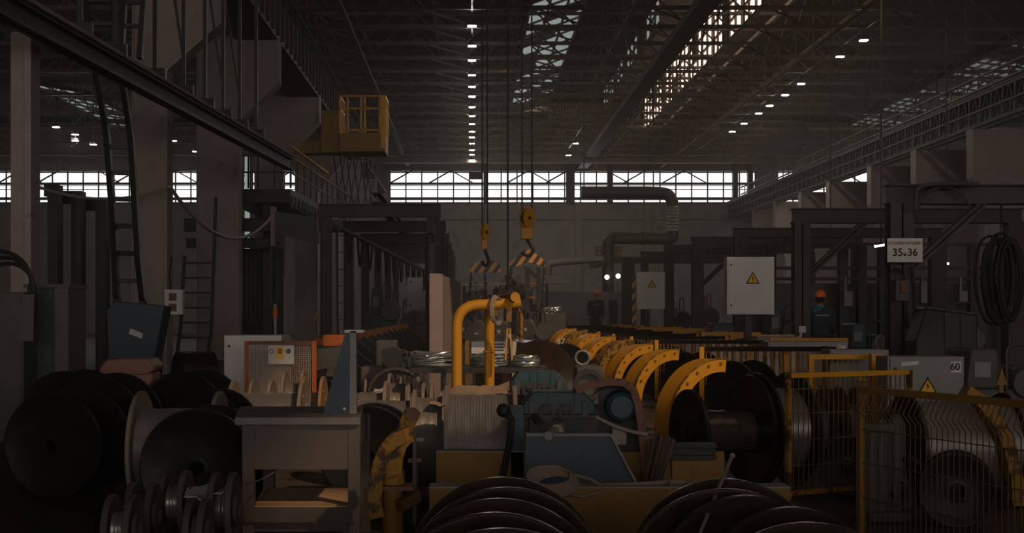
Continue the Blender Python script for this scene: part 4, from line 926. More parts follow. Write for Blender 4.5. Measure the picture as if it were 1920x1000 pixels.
# ================================================================== YELLOW HOOPS AND FENCES ALONG THE AISLE
def hoop(Yt, label, R=.74, ztop=.87, xt=2.77, mt='yellow'):
    u = Vector((-.85, -.53, 0)).normalized(); a = Vector((u.y, -u.x, 0)); a = a if a.y < 0 else -a; up = Vector((0, 0, 1)); c = Vector((xt, Yt, ztop - R))
    r = thing('guard_hoop', label, 'guard hoop', (c.x, c.y, 0), 'yellow guard hoops along the aisle')
    n = 28; W, D = .30, .15; vs = []; fs = []; th0, th1 = math.radians(97), math.radians(-22)
    th1 = max(th1, -math.asin(min(1, max(0, c.z) / R)) if c.z > 0 else math.asin(min(1, -c.z / R)))
    for i in range(n + 1):
        t = th0 + (th1 - th0) * i / n; d = u * math.cos(t) + up * math.sin(t)
        vs += [c + d * R + a * W / 2, c + d * R - a * W / 2, c + d * (R - D) - a * W / 2, c + d * (R - D) + a * W / 2]
    for i in range(n):
        for k in range(4): fs.append((i * 4 + k, i * 4 + (k + 1) % 4, (i + 1) * 4 + (k + 1) % 4, (i + 1) * 4 + k))
    fs += [(0, 1, 2, 3), tuple(n * 4 + k for k in (3, 2, 1, 0))]
    MB().add(vs, fs).build('hoop_band', mt, r, .008)
    b = MB()
    for i in range(7):
        t = th0 + (th1 - th0) * (i + .5) / 7; d = u * math.cos(t) + up * math.sin(t); q = c + d * (R - .05) + a * W / 2
        b.cyl(q, q + a * .02, .018, 8)
    b.build('bolt', 'mustard', r)
    MB().tube([c + (u * math.cos(t) + up * math.sin(t)) * (R + .006) + a * W / 2 for t in [th0 + (th1 - th0) * i / n for i in range(n + 1)]], .01, 6).build('edge_bead', 'yellow_worn', r)
    return r
HY = [16.0, 19.6, 22.4, 25.2, 28.2, 31.6, 35.2, 39.2, 43.6, 48.4]
for i, y in enumerate(HY):
    hoop(y, 'yellow guard hoop over a reel, %s in the row from the near end' % ORD[i], ztop=.87 + .012 * i, mt='yellow' if i not in (3, 6) else 'yellow_worn')
    if i < 8:
        u = Vector((-.85, -.53, 0)).normalized(); a = Vector((.53, -.85, 0))
        reel('dark reel standing inside the %s yellow guard hoop' % ORD[i], (3.06 + .14, y + .38, .42), (-.8, -.6, 0), .42, .36, .3, 'reel', 'reel', 'dark reels inside the guard hoops', lip=.02)
# fences between the hoops
FY = [18.0, 22.4, 25.9, 29.2, 32.6, 36.2, 40.0, 44.0, 48.0]
for i, y in enumerate(FY):
    fence('yellow mesh panel with a dark top rail between hoops, %s from the near end' % ORD[i], (2.98, y), (4.75, y), .06, .96, 'yellow', 'rail_shade', .06 if i < 3 else .12, (.2, .45, .7), group='fence panels between the hoops', w=.06)
for i, y in enumerate(FY[1:]):
    fence('yellow railed mesh panel continuing beside the %s dark-railed panel' % ORD[i + 1], (4.9, y + .25), (6.1, y + .25), .06, .99, 'yellow', 'yellow', .12, group='yellow railed panels', w=.07)  # added panels, yellow rails stand for the sunlit ends of the shaded rails
for i, (y0, y1) in enumerate([(18.3, 20.3), (22.7, 24.6), (26.2, 28.2)]):
    fence('yellow mesh side panel running back from the %s dark-railed panel' % ORD[i], (4.82, y0), (4.95, y1), .06, .94, 'yellow', None, .1, group='yellow side panels', w=.07)
for i, (px, y) in enumerate([(1405, 18.9), (1440, 19.4), (1475, 18.6), (1430, 23.5), (1395, 24.0), (1350, 24.5), (1375, 28.3), (1330, 27.5)]):
    one(MB().box(X(px, y) - .035, X(px, y) + .035, y, y + .07, 0, .93), 'fence_post', 'yellow', 'yellow post standing behind the mesh panels, %s of eight' % ORD[i], 'post', 'yellow posts behind the mesh')
fence('yellow mesh panel in front of the dark reels, its frame tilted slightly upward', (X(1478, 10.0), 10.0), (X(1705, 10.6), 10.6), .08, .965, 'yellow_worn', 'yellow', .048, (.22, .45, .68, .9), group='front fence panels', w=.035, wm='mesh')
fence('brown-yellow mesh panel with bent wire tops, foremost of the fences', (X(1614, 8.6), 8.6), (3.05, 6.75), -.0, .944, 'mustard', 'mustard', .048, (.25, .5, .74), True, group='front fence panels', w=.04, wm='mesh')
fence('yellow mesh panel standing further back before the grey cabinets', (X(1520, 15.2), 15.2), (X(1650, 15.3), 15.3), .06, .945, 'yellow', None, .06, (.3, .6), group='front fence panels', w=.055)
one(MB().box(X(1632, 15.0), X(1652, 15.0), 14.95, 15.06, 0, Z(664, 15)), 'fence_post', 'yellow', 'wide yellow post ending the rear mesh panel by the grey cabinets', 'post')
for i, (pa, pb, y) in enumerate([(1392, 1500, 19.05), (1335, 1440, 23.6), (1290, 1390, 27.2)]):
    r = thing('slatted_guard', 'guard of pale and yellow upright slats behind the mesh, %s from the near end' % ORD[i], 'guard', (X(pa, y), y, 0), 'slatted guards behind the mesh')
    for nm, m_, off in (('pale_slat', 'white', 0), ('yellow_slat', 'mustard', 1)):
        q = MB(); n = 14; x0, x1 = X(pa, y), X(pb, y)
        for k in range(n):
            if k % 2 == off and k not in (5, 10): q.box(x0 + (x1 - x0) * k / n, x0 + (x1 - x0) * (k + .8) / n, y, y + .03, .02, .9)
        q.build(nm, m_, r, smooth=False)
    MB().box(X(pa, y), X(pb, y), y + .03, y + .06, .8, .86).build('back_rail', 'mustard', r, smooth=False)
# grey cabinets behind the fences
r = cabinet('low grey cabinet numbered 60 with a warning triangle', X(1664, 13.5), X(1808, 13.5), 13.5, .4, .12, Z(669, 13.5), 'grey_mid', 'low grey cabinets', None, (X(1738, 13.5), Z(722, 13.5), .16), legs=True)
MB().box(X(1781, 13.5), X(1801, 13.5), 13.475, 13.481, Z(699, 13.5), Z(678, 13.5)).build('number_plate', 'sign', r, smooth=False)
text('60', 'lettering', .095, P(1791, 688.5, 13.472), r)
MB().prism([P(1690, 687, 13.475), P(1722, 684, 13.475), P(1722, 677, 13.475), P(1690, 680, 13.475)], (0, .004, 0)).build('label_strip', 'sign', r, smooth=False)
r = cabinet('low grey cabinet with a white socket strip beside the wide yellow post', X(1556, 15.8), X(1667, 15.8), 15.8, .4, .1, Z(656, 15.8), 'grey_mid', 'low grey cabinets', None, (X(1616, 15.8), Z(706, 15.8), .13), legs=True)
r = cabinet('low grey cabinet behind the dark-railed panel, a socket on its front', X(1440, 19.3), X(1590, 19.3), 19.3, .5, .1, Z(641, 19.3), 'grey_mid', 'low grey cabinets', legs=True)
MB().box(X(1572, 19.25), X(1586, 19.25), 19.255, 19.275, Z(654, 19.25), Z(648, 19.25)).build('socket', 'white', r, smooth=False)
r = cabinet('long pale low cabinet behind the second dark-railed panel', X(1420, 24.2), X(1488, 24.2), 24.2, .5, .1, Z(631, 24.2), 'grey_mid', 'low grey cabinets', legs=True)
Y = 26.03
one(MB().box(X(1498, Y), X(1511, Y), Y, Y + .06, Z(624, Y), Z(612, Y)).tube(rounded([P(1503, 624, Y), P(1500, 634, Y), P(1480, 638, Y)], .1), .03, 8), 'socket_box', 'white', 'small white socket box with a conduit on the second portal upright', 'socket')
# reels and pipes seen through the front fences
for i, (a, b, py, Y, lab) in enumerate([(1505, 1545, 722, 12.0, 'behind the first front fence panel'), (1575, 1605, 724, 12.6, 'further along behind the front fence panel')]):
    spool(a, b, py, Y, 'dark flanged reel standing ' + lab, .55, 'reel', 'wire', 'reels behind the front fences')
reel('big dark drum with pale wire seen through the foremost mesh panel', (X(1790, 10.4), 10.4, .40), (-1, -.1, 0), .40, .75, .34, 'reel_brown', 'wire', 'reels behind the front fences', lip=.02)
for i, (px, pyb, rp, Yd) in enumerate([(1590, 930, 55, 0), (1795, 990, 70, 0), (1685, 975, 60, 0)]):
    floor_reel(px, pyb, rp, (-.3, -1, 0), .22, 'dark ring-shaped reel lying low behind the mesh fences, %s of three' % ORD[i], br=.5)['group'] = 'low reels behind the mesh fences'
r = thing('pump_unit', 'dark pump unit with upright cylinders behind the foremost mesh panel', 'pump', (X(1660, 9.4), 9.4, 0))
for k, px in enumerate((1632, 1652, 1680)): MB().lathe([(.001, 0), (.05, 0), (.055, .03), (.055, .55 + .03 * k), (.03, .6 + .03 * k), (.001, .6 + .03 * k)], (X(px, 9.4), 9.4, .05), (0, 0, 1), 16).build('cylinder', 'grey_dark', r)
MB().box(X(1620, 9.4), X(1700, 9.4), 9.3, 9.6, 0, .06).build('base_plate', 'steel_dark', r, smooth=False)
MB().box(X(1615, 9.3), X(1675, 9.3), 9.25, 9.33, Z(808, 9.3), Z(795, 9.3)).build('clamp_bar', 'duct', r, smooth=False)

r = thing('guard_arch', 'worn rusty yellow arch over the drum behind the foremost mesh panel', 'guard', (X(1850, 9.8), 9.8, 0))
curve_plate([(1815, 735), (1840, 750), (1872, 790), (1895, 840), (1908, 900), (1912, 955)], .09, .16, 9.9).build('arch_band', 'yellow_worn', r)
MB().box(X(1904, 9.9), X(1924, 9.9), 9.9, 10.1, 0, Z(950, 9.9)).build('foot', 'mustard', r, smooth=False)
# ================================================================== YELLOW PIPE STAND, SHELF, WIRE COILS
Y = 12.6
r = thing('pipe_stand', 'yellow pipe gantry with a bent top and hanging clamp', 'stand', (X(880, Y), Y, 0))
rp = .048
MB().tube(rounded([(X(856.5, Y), Y, 0), (X(856.5, Y), Y, Z(574, Y)), P(975, 568, 12.7)], .2, 10), rp, 20).build('bent_pipe', 'yellow', r)
MB().tube([(X(917.5, 13.4), 13.4, 0), (X(918, 13.4), 13.4, Z(572, 13.4))], rp, 20).build('upright_pipe', 'yellow', r)
MB().lathe([(rp, 0), (rp + .012, .005), (rp + .012, .02), (rp, .025)], (X(917.6, 13.4), 13.4, Z(662, 13.4)), (0, 0, 1), 20).build('collar', 'yellow', r)
MB().tube([P(918, 574, 13.4), P(940, 562, 13.2), P(966, 557, 12.5)], .044, 18).build('top_pipe', 'mustard', r)
MB().cyl(P(966, 557.5, 12.45), P(966, 557.5, 12.52), .042, 22).build('end_cap', 'yellow', r)
MB().tube(rounded([P(968, 572, 13), P(978, 590, 13), P(977, 640, 13)], .1), .02, 10).build('bent_handle', 'yellow_worn', r)
q = MB()
for k in range(5): q.tube([P(928 + 1.5 * k + 9 * math.cos(t), 580 + 26 * math.sin(t) + k, 12.6 + .06 * math.cos(t)) for t in [2 * PI * i / 16 for i in range(16)]], .008, 6, True)
q.build('hanging_strap', 'rope', r)
Y = 12.67
r = thing('hook_clamp', 'yellow link clamp with slim tongs hanging from the yellow pipe gantry', 'clamp', tuple(P(954, 680, Y)))
MB().tube([P(954 + 5.5 * math.cos(t), 571 + 8 * math.sin(t), Y - .05) for t in [2 * PI * i / 20 for i in range(20)]], .012, 8, True).build('ring', 'yellow', r)
MB().box(X(949, Y), X(959, Y), Y - .06, Y - .03, Z(604, Y), Z(579, Y)).build('link_plate', 'mustard', r, smooth=False)
for s, m_ in ((-1, 'yellow'), (1, 'yellow')): MB().bar(P(954 + 2.5 * s, 616, Y - .05), P(954 + 6 * s, 676, Y - .05), .016, .02, (0, 1, 0)).build('tong', m_, r, smooth=False)
MB().bar(P(954, 604, Y - .05), P(954, 655, Y - .05), .03, .012, (0, 1, 0)).build('tag_strip', 'black', r, smooth=False); MB().box(X(952.5, Y), X(955.5, Y), Y - .075, Y - .07, Z(634, Y), Z(626, Y)).build('label', 'white', r, smooth=False)
Y = 14.0
r = thing('wire_bench', 'dark low bench carrying coils of bright wire', 'bench', (X(895, Y), Y, 0))
MB().box(X(768, Y), X(1028, Y), Y, Y + .7, Z(700, Y), Z(690, Y)).build('bench_top', 'steel_dark', r, smooth=False)
for px in (775, 826, 1010): MB().box(X(px, Y), X(px + 10, Y), Y + .05, Y + .15, 0, Z(700, Y)).build('leg', 'steel_dark', r, smooth=False)
zb = Z(690, Y)
def coil(label, px, py, rx, Yc, n, h, seed):
    rnd = random.Random(seed); c = Vector((X(px, Yc), Yc, zb)); r = thing('wire_coil', label, 'wire coil', tuple(c), 'bright wire coils on the dark bench')
    for k in range(n):
        R = rx * rnd.uniform(.72, 1.0); z = .012 + h * rnd.random() * (1.25 - R / rx * .3); ph = rnd.random() * 6; w = rnd.uniform(.0, .03)
        MB().tube([c + Vector((R * math.cos(t), R * .75 * math.sin(t), max(.008, z + w * math.sin(t * 2 + ph)))) for t in [2 * PI * i / 26 for i in range(26)]], .008, 5, True).build('wire_turn', 'silver', r)
coil('loosest coil of bright wire, heaped highest, on the near end of the dark bench', 812, 0, .24, Y + .28, 26, .12, 3)
coil('coil of bright wire between the two yellow pipes on the dark bench', 918, 0, .20, Y + .42, 20, .10, 4)
coil('smallest coil of bright wire at the far end of the dark bench', 985, 0, .15, Y + .33, 18, .08, 5)
Y = 15.6
r = thing('notice_rack', 'low rack with a white notice behind the wire coils', 'rack', (X(920, Y), Y, 0))
MB().box(X(868, Y), X(965, Y), Y, Y + .3, Z(636, Y), Z(628, Y)).build('rack_shelf', 'steel_dark', r, smooth=False)
for px in (872, 958): MB().box(X(px, Y), X(px + 8, Y), Y + .02, Y + .28, 0, Z(636, Y)).build('leg', 'mustard', r, smooth=False)
nb = MB().box(X(884, Y), X(955, Y), Y + .1, Y + .12, Z(664, Y), Z(641, Y)).build('notice', 'grey', r, smooth=False)
q = MB()
for py in (646, 652, 657): q.box(X(925, Y), X(945, Y), Y + .092, Y + .1, Z(py + 1, Y), Z(py - 1, Y))
q.build('print_line', 'print', nb, smooth=False)
one(MB().prism([P(961, 640, 15.4), P(969, 642, 15.4), P(966, 672, 15.4), P(960, 671, 15.4)], (0, .04, 0)).box(X(960, 15.4), X(968, 15.4), 15.4, 15.7, 0, Z(671, 15.4)), 'white_tag', 'white', 'white upright tag board beside the yellow tongs', 'board')
# brown reel row behind
reel('wide brown drum lying behind the wire coils, hollow end towards the viewer', (X(985, 18.5), 18.5, .52), (.38, -1, 0), .53, .9, .525, 'reel_brown', 'reel_brown', 'brown drums by the pipe gantry', lip=.04)
r = reel('dark reel disc chalked 57 beside the first far hoops', (X(1052, 20.5), 20.5, .48), (.05, -1, 0), .48, .3, .3, 'reel', 'reel', 'brown drums by the pipe gantry', lip=.02)
text('57', 'chalk_mark', .12, P(1052, 641, 20.31), r, 'chalk')
# ================================================================== THE LATHE AISLE SIDE
Y = 19.0
r = thing('concrete_slab', 'pale weathered concrete slab standing on edge by the lathe aisle', 'slab', (-.4, Y, 0))
MB().prism([(X(822, Y), Y, 0), (X(822, Y), Y, Z(513, Y)), (X(864, 24), 24, Z(530, 24)), (X(866, 24), 24, 0)], (-.12, .0, 0)).build('slab_body', 'concrete', r, smooth=False)
MB().box(X(822, Y) - .12, X(830, Y), Y - .04, Y, 0, Z(514, Y)).build('slab_edge', 'concrete', r, smooth=False)
for i in range(12):
    y = 25 + 2.6 * i; xx = -2.55
    r = thing('drawing_block', 'inclined dark drawing block with an orange cap, %s in the row' % ORD[i], 'machine', (xx, y, 0), 'inclined drawing blocks of the lathe aisle')
    MB().prism([(xx - .3, y, 0), (xx - .3, y, .82), (xx, y, .82), (xx + .85, y, .12), (xx + .85, y, 0)], (0, .5, 0)).build('block_body', 'blue', r, .02, smooth=False)
    MB().bar((xx - .02, y - .03, .83), (xx + .86, y - .03, .12), .09, .06).build('edge_strip', 'steel_dark', r, smooth=False)
    MB().prism([(xx - .35, y - .05, .82), (xx - .28, y - .05, .95), (xx + .02, y - .05, .92), (xx + .08, y - .05, .8)], (0, .6, 0)).build('cap', 'orange', r, smooth=False)
Y = 16
r = thing('low_machine', 'low dark machine with pipe loops behind the wire reels', 'machine', (X(730, Y), Y, 0))
MB().box(X(672, Y), X(790, Y), Y + .3, Y + .9, 0, Z(690, Y)).build('bed', 'beige', r, .02, smooth=False)
MB().box(X(700, Y), X(740, Y), Y + .4, Y + .8, Z(690, Y), Z(640, Y)).build('gear_box', 'grey_dark', r, .02, smooth=False)
MB().lathe([(.001, 0), (.12, 0), (.12, .15), (.001, .15)], P(735, 672, Y), (0, 1, 0), 24).build('end_cover', 'black', r)
MB().box(X(735, Y), X(775, Y), Y + .2, Y + .5, Z(690, Y), Z(672, Y)).build('tray', 'teal', r, smooth=False)
for k in range(3): MB().tube(rounded([P(718 + 16 * k, 690, Y + .1), P(718 + 16 * k, 655 + 4 * k, Y + .1), P(750 + 12 * k, 652 + 4 * k, Y + .1), P(755 + 12 * k, 690, Y + .1)], .06), .012, 8).build('pipe_loop', 'duct', r)
r = thing('reel_arch', 'dark arched wheel guard rising behind the wire reels', 'guard', (X(742, 14.9), 14.9, 0))
MB().tube(arc((X(742, 14.9), 14.9, Z(745, 14.9)), .30, 0, PI, 20), .03, 10).build('arch', 'duct', r); MB().box(X(690, 14.9), X(794, 14.9), 14.85, 14.95, 0, Z(745, 14.9)).build('plinth', 'black', r, smooth=False)
# orange mesh guard
Y = 17
r = thing('mesh_guard', 'orange framed mesh guard carrying a small safety notice', 'guard', (X(525, Y), Y, 0))
for a, b, t, u in ((458, 465, 640, 0), (585, 593, 640, 0)): MB().box(X(a, Y), X(b, Y), Y, Y + .05, 0, Z(t, Y)).build('post', 'orange', r, smooth=False)
MB().box(X(465, Y), X(585, Y), Y, Y + .05, Z(647, Y), Z(640, Y)).build('top_rail', 'rust', r, smooth=False); MB().box(X(465, Y), X(585, Y), Y, Y + .05, .1, .15).build('bottom_rail', 'rust', r, smooth=False)
q = MB(); xa, xb, za, zc = X(465, Y), X(585, Y), .15, Z(647, Y)
for k in range(1, 36): q.box(xa + (xb - xa) * k / 36 - .005, xa + (xb - xa) * k / 36 + .005, Y + .022, Y + .027, za, zc)
for k in range(1, 36): q.box(xa, xb, Y + .02, Y + .024, za + (zc - za) * k / 36 - .005, za + (zc - za) * k / 36 + .0025)
q.build('wire_mesh', 'rope', r, smooth=False)
nt_ = MB().box(X(503, Y), X(551, Y), Y - .012, Y - .002, Z(683, Y), Z(648, Y)).build('safety_notice', 'sign', r, smooth=False)
MB().box(X(518, Y), X(532, Y), Y - .016, Y - .012, Z(674, Y), Z(651, Y)).build('yellow_field', 'warn', nt_, smooth=False)
MB().cyl(P(541, 659, Y - .016), P(541, 659, Y - .012), .03, 18).build('blue_disc', 'blue', nt_)
MB().tube([P(509 + 3.6 * math.cos(t), 659 + 3.6 * math.sin(t), Y - .013) for t in [2 * PI * i / 18 for i in range(18)]], .005, 6, True).build('red_ring', 'orange', nt_)
MB().tube([P(525 + 2.5 * math.cos(t), 659 + 4 * math.sin(t), Y - .017) for t in [2 * PI * i / 14 for i in range(14)]], .008, 6, True).build('symbol', 'rust', nt_)
r = cabinet('pale machine cabinet standing behind the orange mesh guard', X(420, 18.2), X(528, 18.2), 18.2, .9, .08, Z(629, 18.2), 'grey', None, legs=True, name='machine_cabinet')
MB().tube([P(516, 629, 18.5), P(516, 570, 18.5)], .02, 10).build('lamp_mast', 'grey_mid', r); MB().cyl(P(516, 596, 18.5), P(516, 578, 18.5), .035, 12).build('signal_lamp', 'orange', r)
Y = 19
r = thing('tool_machine', 'dark machine with an orange arm beyond the orange mesh guard', 'machine', (X(620, Y), Y, 0))
MB().box(X(590, Y), X(650, Y), Y, Y + .7, 0, Z(660, Y)).build('body', 'grey_dark', r, .02, smooth=False); MB().box(X(606, Y), X(655, Y), Y - .1, Y + .3, Z(650, Y), Z(628, Y)).build('orange_arm', 'orange', r, .02, smooth=False)
MB().prism([P(592, 695, Y - .3), P(632, 688, Y - .3), P(640, 650, Y - .3), P(596, 655, Y - .3)], (0, .05, 0)).build('tilted_screen', 'grey_dark', r, smooth=False)
MB().box(X(600, Y), X(604, Y), Y - .28, Y - .02, Z(690, Y), Z(660, Y)).build('bracket', 'steel_dark', r, smooth=False)
# cabinets and things by the shaded columns
Y = 15.5
r = cabinet('tall dark green cabinet with a pale side in the shade', X(50, Y), X(103, Y), Y, .7, 0.0, Z(540, Y), 'green', None)
MB().box(X(103, Y), X(128, Y), Y, Y + .7, 0, Z(536, Y)).build('side_panel', 'beige', r, smooth=False); MB().box(X(45, Y), X(130, Y), Y - .02, Y + .72, Z(540, Y), Z(533, Y)).build('top_cover', 'grey_dark', r, smooth=False)
r = cabinet('dark blue cabinet beside the tall green one at the picture edge', X(-60, 15), X(44, 15), 15, .6, 0, Z(548, 15), 'grey_dark', None)
MB().prism([P(30, 640, 14.97), P(62, 640, 14.97), P(64, 552, 14.97), P(42, 552, 14.97)], (0, .02, 0)).build('hanging_sheet', 'beige', r, smooth=False)
for k in range(3): one(MB().tube(arc(P(0 + 8 * k, 530 + 6 * k, 15.2), .34 - .03 * k, -.2, PI * .8, 16), .022, 8), 'cable_loop', 'cable', 'thick dark cable arching over the blue cabinet, %s of three' % ORD[k], 'cable', 'cables over the blue cabinet')
Y = 23
r = thing('blue_cabinet', 'dark blue sloping cabinet with a paper label behind the salmon tank', 'cabinet', (X(255, Y), Y, 0))
MB().prism([(X(205, Y), Y, 0), P(200, 582, Y), P(218, 566, Y), P(308, 574, Y), P(290, 668, Y), (X(288, Y), Y, 0)], (0, .6, 0)).build('body', 'blue', r, .01, smooth=False)
MB().prism([P(241, 626, Y - .006), P(266, 636, Y - .006), P(268, 626, Y - .006), P(245, 616, Y - .006)], (0, .004, 0)).build('paper_label', 'sign', r, smooth=False)
Y = 16.5
r = thing('plastic_tank', 'rounded salmon plastic tank standing in the shade behind the dark reels', 'tank', (X(238, Y), Y, 0))
MB().prism([P(184, 706, Y), P(186, 690, Y), P(200, 674, Y), P(278, 672, Y), P(290, 687, Y), P(289, 694, Y), P(276, 703, Y)], (0, .5, 0)).build('lid', 'salmon', r, .03)
MB().prism([P(200, 704, Y + .02), P(284, 700, Y + .02), P(286, 715, Y + .02), P(270, 735, Y + .02), P(200, 735, Y + .02)], (0, .46, 0)).build('body', 'salmon', r, .02)
MB().box(X(205, Y), X(270, Y), Y + .05, Y + .4, 0, Z(735, Y)).build('stand', 'black', r, smooth=False)
Y = 31.3
r = thing('switch_box', 'pale electrical box with two dark sockets on the nearest corbelled column', 'switch box', tuple(P(325, 590, Y)))
MB().box(X(309, Y), X(343, Y), Y - .05, Y + .2, Z(590, Y), Z(543, Y)).build('housing', 'grey', r, .01)
for py in (557, 577): MB().box(X(318, Y), X(332, Y), Y - .09, Y - .051, Z(py + 7, Y), Z(py - 7, Y)).build('socket', 'rust', r, .01)
MB().tube([P(320, 543, Y), P(318, 515, Y), P(322, 480, Y)], .02, 8).build('cable', 'cable', r)
for i, px in enumerate((585, 600)):
    pass
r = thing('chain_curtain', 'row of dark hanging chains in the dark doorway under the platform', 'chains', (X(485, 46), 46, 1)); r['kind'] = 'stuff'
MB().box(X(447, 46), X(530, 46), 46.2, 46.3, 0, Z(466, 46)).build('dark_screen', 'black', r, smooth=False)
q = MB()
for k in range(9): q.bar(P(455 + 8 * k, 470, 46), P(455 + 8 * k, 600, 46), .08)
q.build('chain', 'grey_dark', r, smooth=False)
one(MB().tube(rounded([P(590, 600, 40), P(596, 585, 40), P(603, 615, 40), P(598, 640, 40)], .1), .05, 8).box(X(596, 40), X(600, 40), 40, 40.1, 0, Z(630, 40)), 'hung_garment', 'board', 'tan cloth hanging on a post beyond the machine cabinet', 'cloth')
# ================================================================== MACHINES AT THE FAR END AND BEYOND THE FENCES
def machine(label, px0, px1, pyt, Y, m, d=1.2, kind='machine', group='distant machines', seed=0, name='winding_machine'):
    rnd = random.Random(seed); x0, x1, zt = X(px0, Y), X(px1, Y), Z(pyt, Y); r = thing(name, label, kind, ((x0 + x1) / 2, Y, 0), group); w = x1 - x0
    MB().box(x0, x1, Y, Y + d, 0, zt * .55).build('bed', m, r, .03, smooth=False)
    MB().prism([(x0 + w * .05, Y + .1, zt * .55), (x0 + w * .12, Y + .1, zt), (x0 + w * .45, Y + .1, zt), (x0 + w * .55, Y + .1, zt * .55)], (0, d * .7, 0)).build('headstock', m, r, .03, smooth=False)
    MB().lathe([(.001, 0), (zt * .16, 0), (zt * .18, .05), (zt * .18, .2), (.001, .2)], (x0 + w * .76, Y - .06, zt * .62), (0, 1, 0), 20).build('wheel', 'grey_dark', r)
    MB().box(x0 + w * .62, x0 + w * .92, Y + .1, Y + d * .8, zt * .55, zt * .8).build('tailstock', m, r, .03, smooth=False)
    MB().tube(rounded([(x0 + w * .5, Y - .04, zt * .5), (x0 + w * .5, Y - .04, zt * 1.05), (x0 + w * .8, Y - .04, zt * 1.05), (x0 + w * .85, Y - .04, zt * .7)], .1), .02, 8).build('pipe', 'duct', r)
    MB().box(x0 + w * .15, x0 + w * .35, Y + .08, Y + .1, zt * .68, zt * .85).build('panel', 'grey_mid', r, smooth=False)
    return r
machine('teal machine beside the worker with the orange helmet', 1592, 1668, 607, 29, 'teal', seed=1)
machine('teal machine behind the large pale control cabinet', 1440, 1500, 578, 33, 'teal', seed=2)
machine('dark machine standing under the large pale control cabinet', 1325, 1440, 606, 31, 'grey_dark', seed=3)
machine('dark teal machine with a sloped cover beyond the sign upright', 1722, 1850, 576, 24, 'black', seed=4)
machine('dark machine at the edge under the hanging cable coil', 1810, 1960, 655, 15.5, 'grey_dark', seed=5)
machine('orange-topped machine behind the smaller pale cabinet', 1316, 1336, 556, 52, 'orange', seed=6)
machine('pale machine column beside the smaller pale cabinet', 1262, 1286, 564, 48, 'grey', seed=7)
machine('dark machine under the green lamp in the lathe aisle', 690, 745, 540, 55, 'teal', seed=8)
machine('dark machine deep in the lathe aisle beside the slab', 750, 800, 560, 62, 'grey_dark', seed=9)
for i, (a, b, t, Y, m) in enumerate([(868, 905, 548, 56, 'grey_dark'), (900, 950, 552, 50, 'duct'), (945, 985, 540, 58, 'grey_mid'), (975, 1020, 545, 52, 'grey_dark'), (1000, 1040, 560, 64, 'duct_pale'), (880, 935, 600, 34, 'grey_dark'), (985, 1030, 585, 38, 'steel_dark')]):
    machine('far stranding machine seen between the pipe gantry and the hoops, %s from the slab' % ORD[i], a, b, t, Y, m, seed=20 + i, group='far stranding machines')
rnd = random.Random(9)
for i, (px, py, Y, h) in enumerate([(942, 520, 44, 'tan'), (952, 512, 45, 'pale'), (962, 524, 46, 'dark'), (972, 515, 43, 'tan'), (978, 530, 47, 'pale'), (930, 538, 42, 'dark'), (892, 530, 41, 'dark'), (905, 540, 46, 'pale')]):
    m_ = {'tan': 'board', 'pale': 'concrete_pale', 'dark': 'duct'}[h]
    r = thing('guide_stand', '%s upright wire guide stand with rollers under the lifting beams, %s of eight' % (h, ORD[i]), 'stand', (X(px, Y), Y, 0), 'wire guide stands')
    MB().box(X(px, Y) - .05, X(px, Y) + .05, Y, Y + .12, 0, Z(py, Y)).build('upright', m_, r, smooth=False)
    for k in range(3):
        z = Z(py, Y) - .15 - .32 * k; MB().cyl((X(px, Y), Y - .14, z), (X(px, Y), Y - .001, z), .11, 14).build('roller', ('duct_pale', 'mustard', 'steel_dark')[(i + k) % 3], r)
r = thing('light_rail', 'pale straight rail across the far machines under the short lifting beam', 'rail', tuple(P(905, 534, 39)))
MB().bar(P(868, 534, 39), P(940, 533, 39), .05).build('rail_bar', 'duct_pale', r, smooth=False)
for px in (870, 938): MB().box(X(px, 39) - .04, X(px, 39) + .04, 39, 39.1, 0, Z(534, 39)).build('leg', 'steel_dark', r, smooth=False)
for i, (px, py, Y, R_) in enumerate([(893, 628, 22, .22), (935, 622, 24, .2), (985, 618, 27, .2), (868, 618, 26, .2)]):
    r = thing('sheave_stand', 'dark grooved wheel on a stand behind the yellow pipe gantry, %s of four' % ORD[i], 'stand', (X(px, Y), Y, 0), 'sheave stands')
    MB().lathe([(.03, 0), (R_ * .9, 0), (R_, .02), (R_ * .86, .05), (R_, .08), (R_ * .9, .1), (.03, .1)], P(px, py, Y), (.3, 1, 0), 28).build('wheel', 'grey_dark', r)
    MB().box(X(px, Y) - .06, X(px, Y) + .06, Y + .12, Y + .3, 0, Z(py, Y) + .05).build('upright', 'steel_dark', r, smooth=False)
    MB().cyl(P(px, py, Y - .04), P(px, py, Y + .2), .035, 12).build('axle', 'duct_pale', r)
Y = 40
r = thing('stranding_frame', 'tall dark frame upright hung with wire below the wide lifting beam', 'frame', (X(1000, Y), Y, 0))
for px in (985, 1006): MB().box(X(px, Y), X(px + 8, Y), Y, Y + .15, 0, Z(502, Y)).build('upright', 'steel_dark', r, smooth=False)
for py in (530, 556): MB().box(X(985, Y), X(1014, Y), Y + .02, Y + .1, Z(py + 4, Y), Z(py, Y)).build('cross_bar', 'mustard', r, smooth=False)
r = thing('wire_heap', 'tangled heap of shiny wire on the far machine beside the frame', 'wire', tuple(P(1035, 588, 40))); r['kind'] = 'stuff'
q = MB()
for k in range(16):
    c = P(1030 + random.uniform(-12, 16), 582 + random.uniform(-3, 4), 40); q.tube([c + Vector((.12 * math.cos(t), .1 * math.sin(t), .05 * math.sin(t + k))) for t in [2 * PI * i / 12 for i in range(12)]], .02, 5, True)
q.build('wire_turn', 'silver', r); MB().box(X(1015, 40), X(1060, 40), 39.9, 40.3, 0, Z(587, 40)).build('stand', 'grey_dark', r, smooth=False)
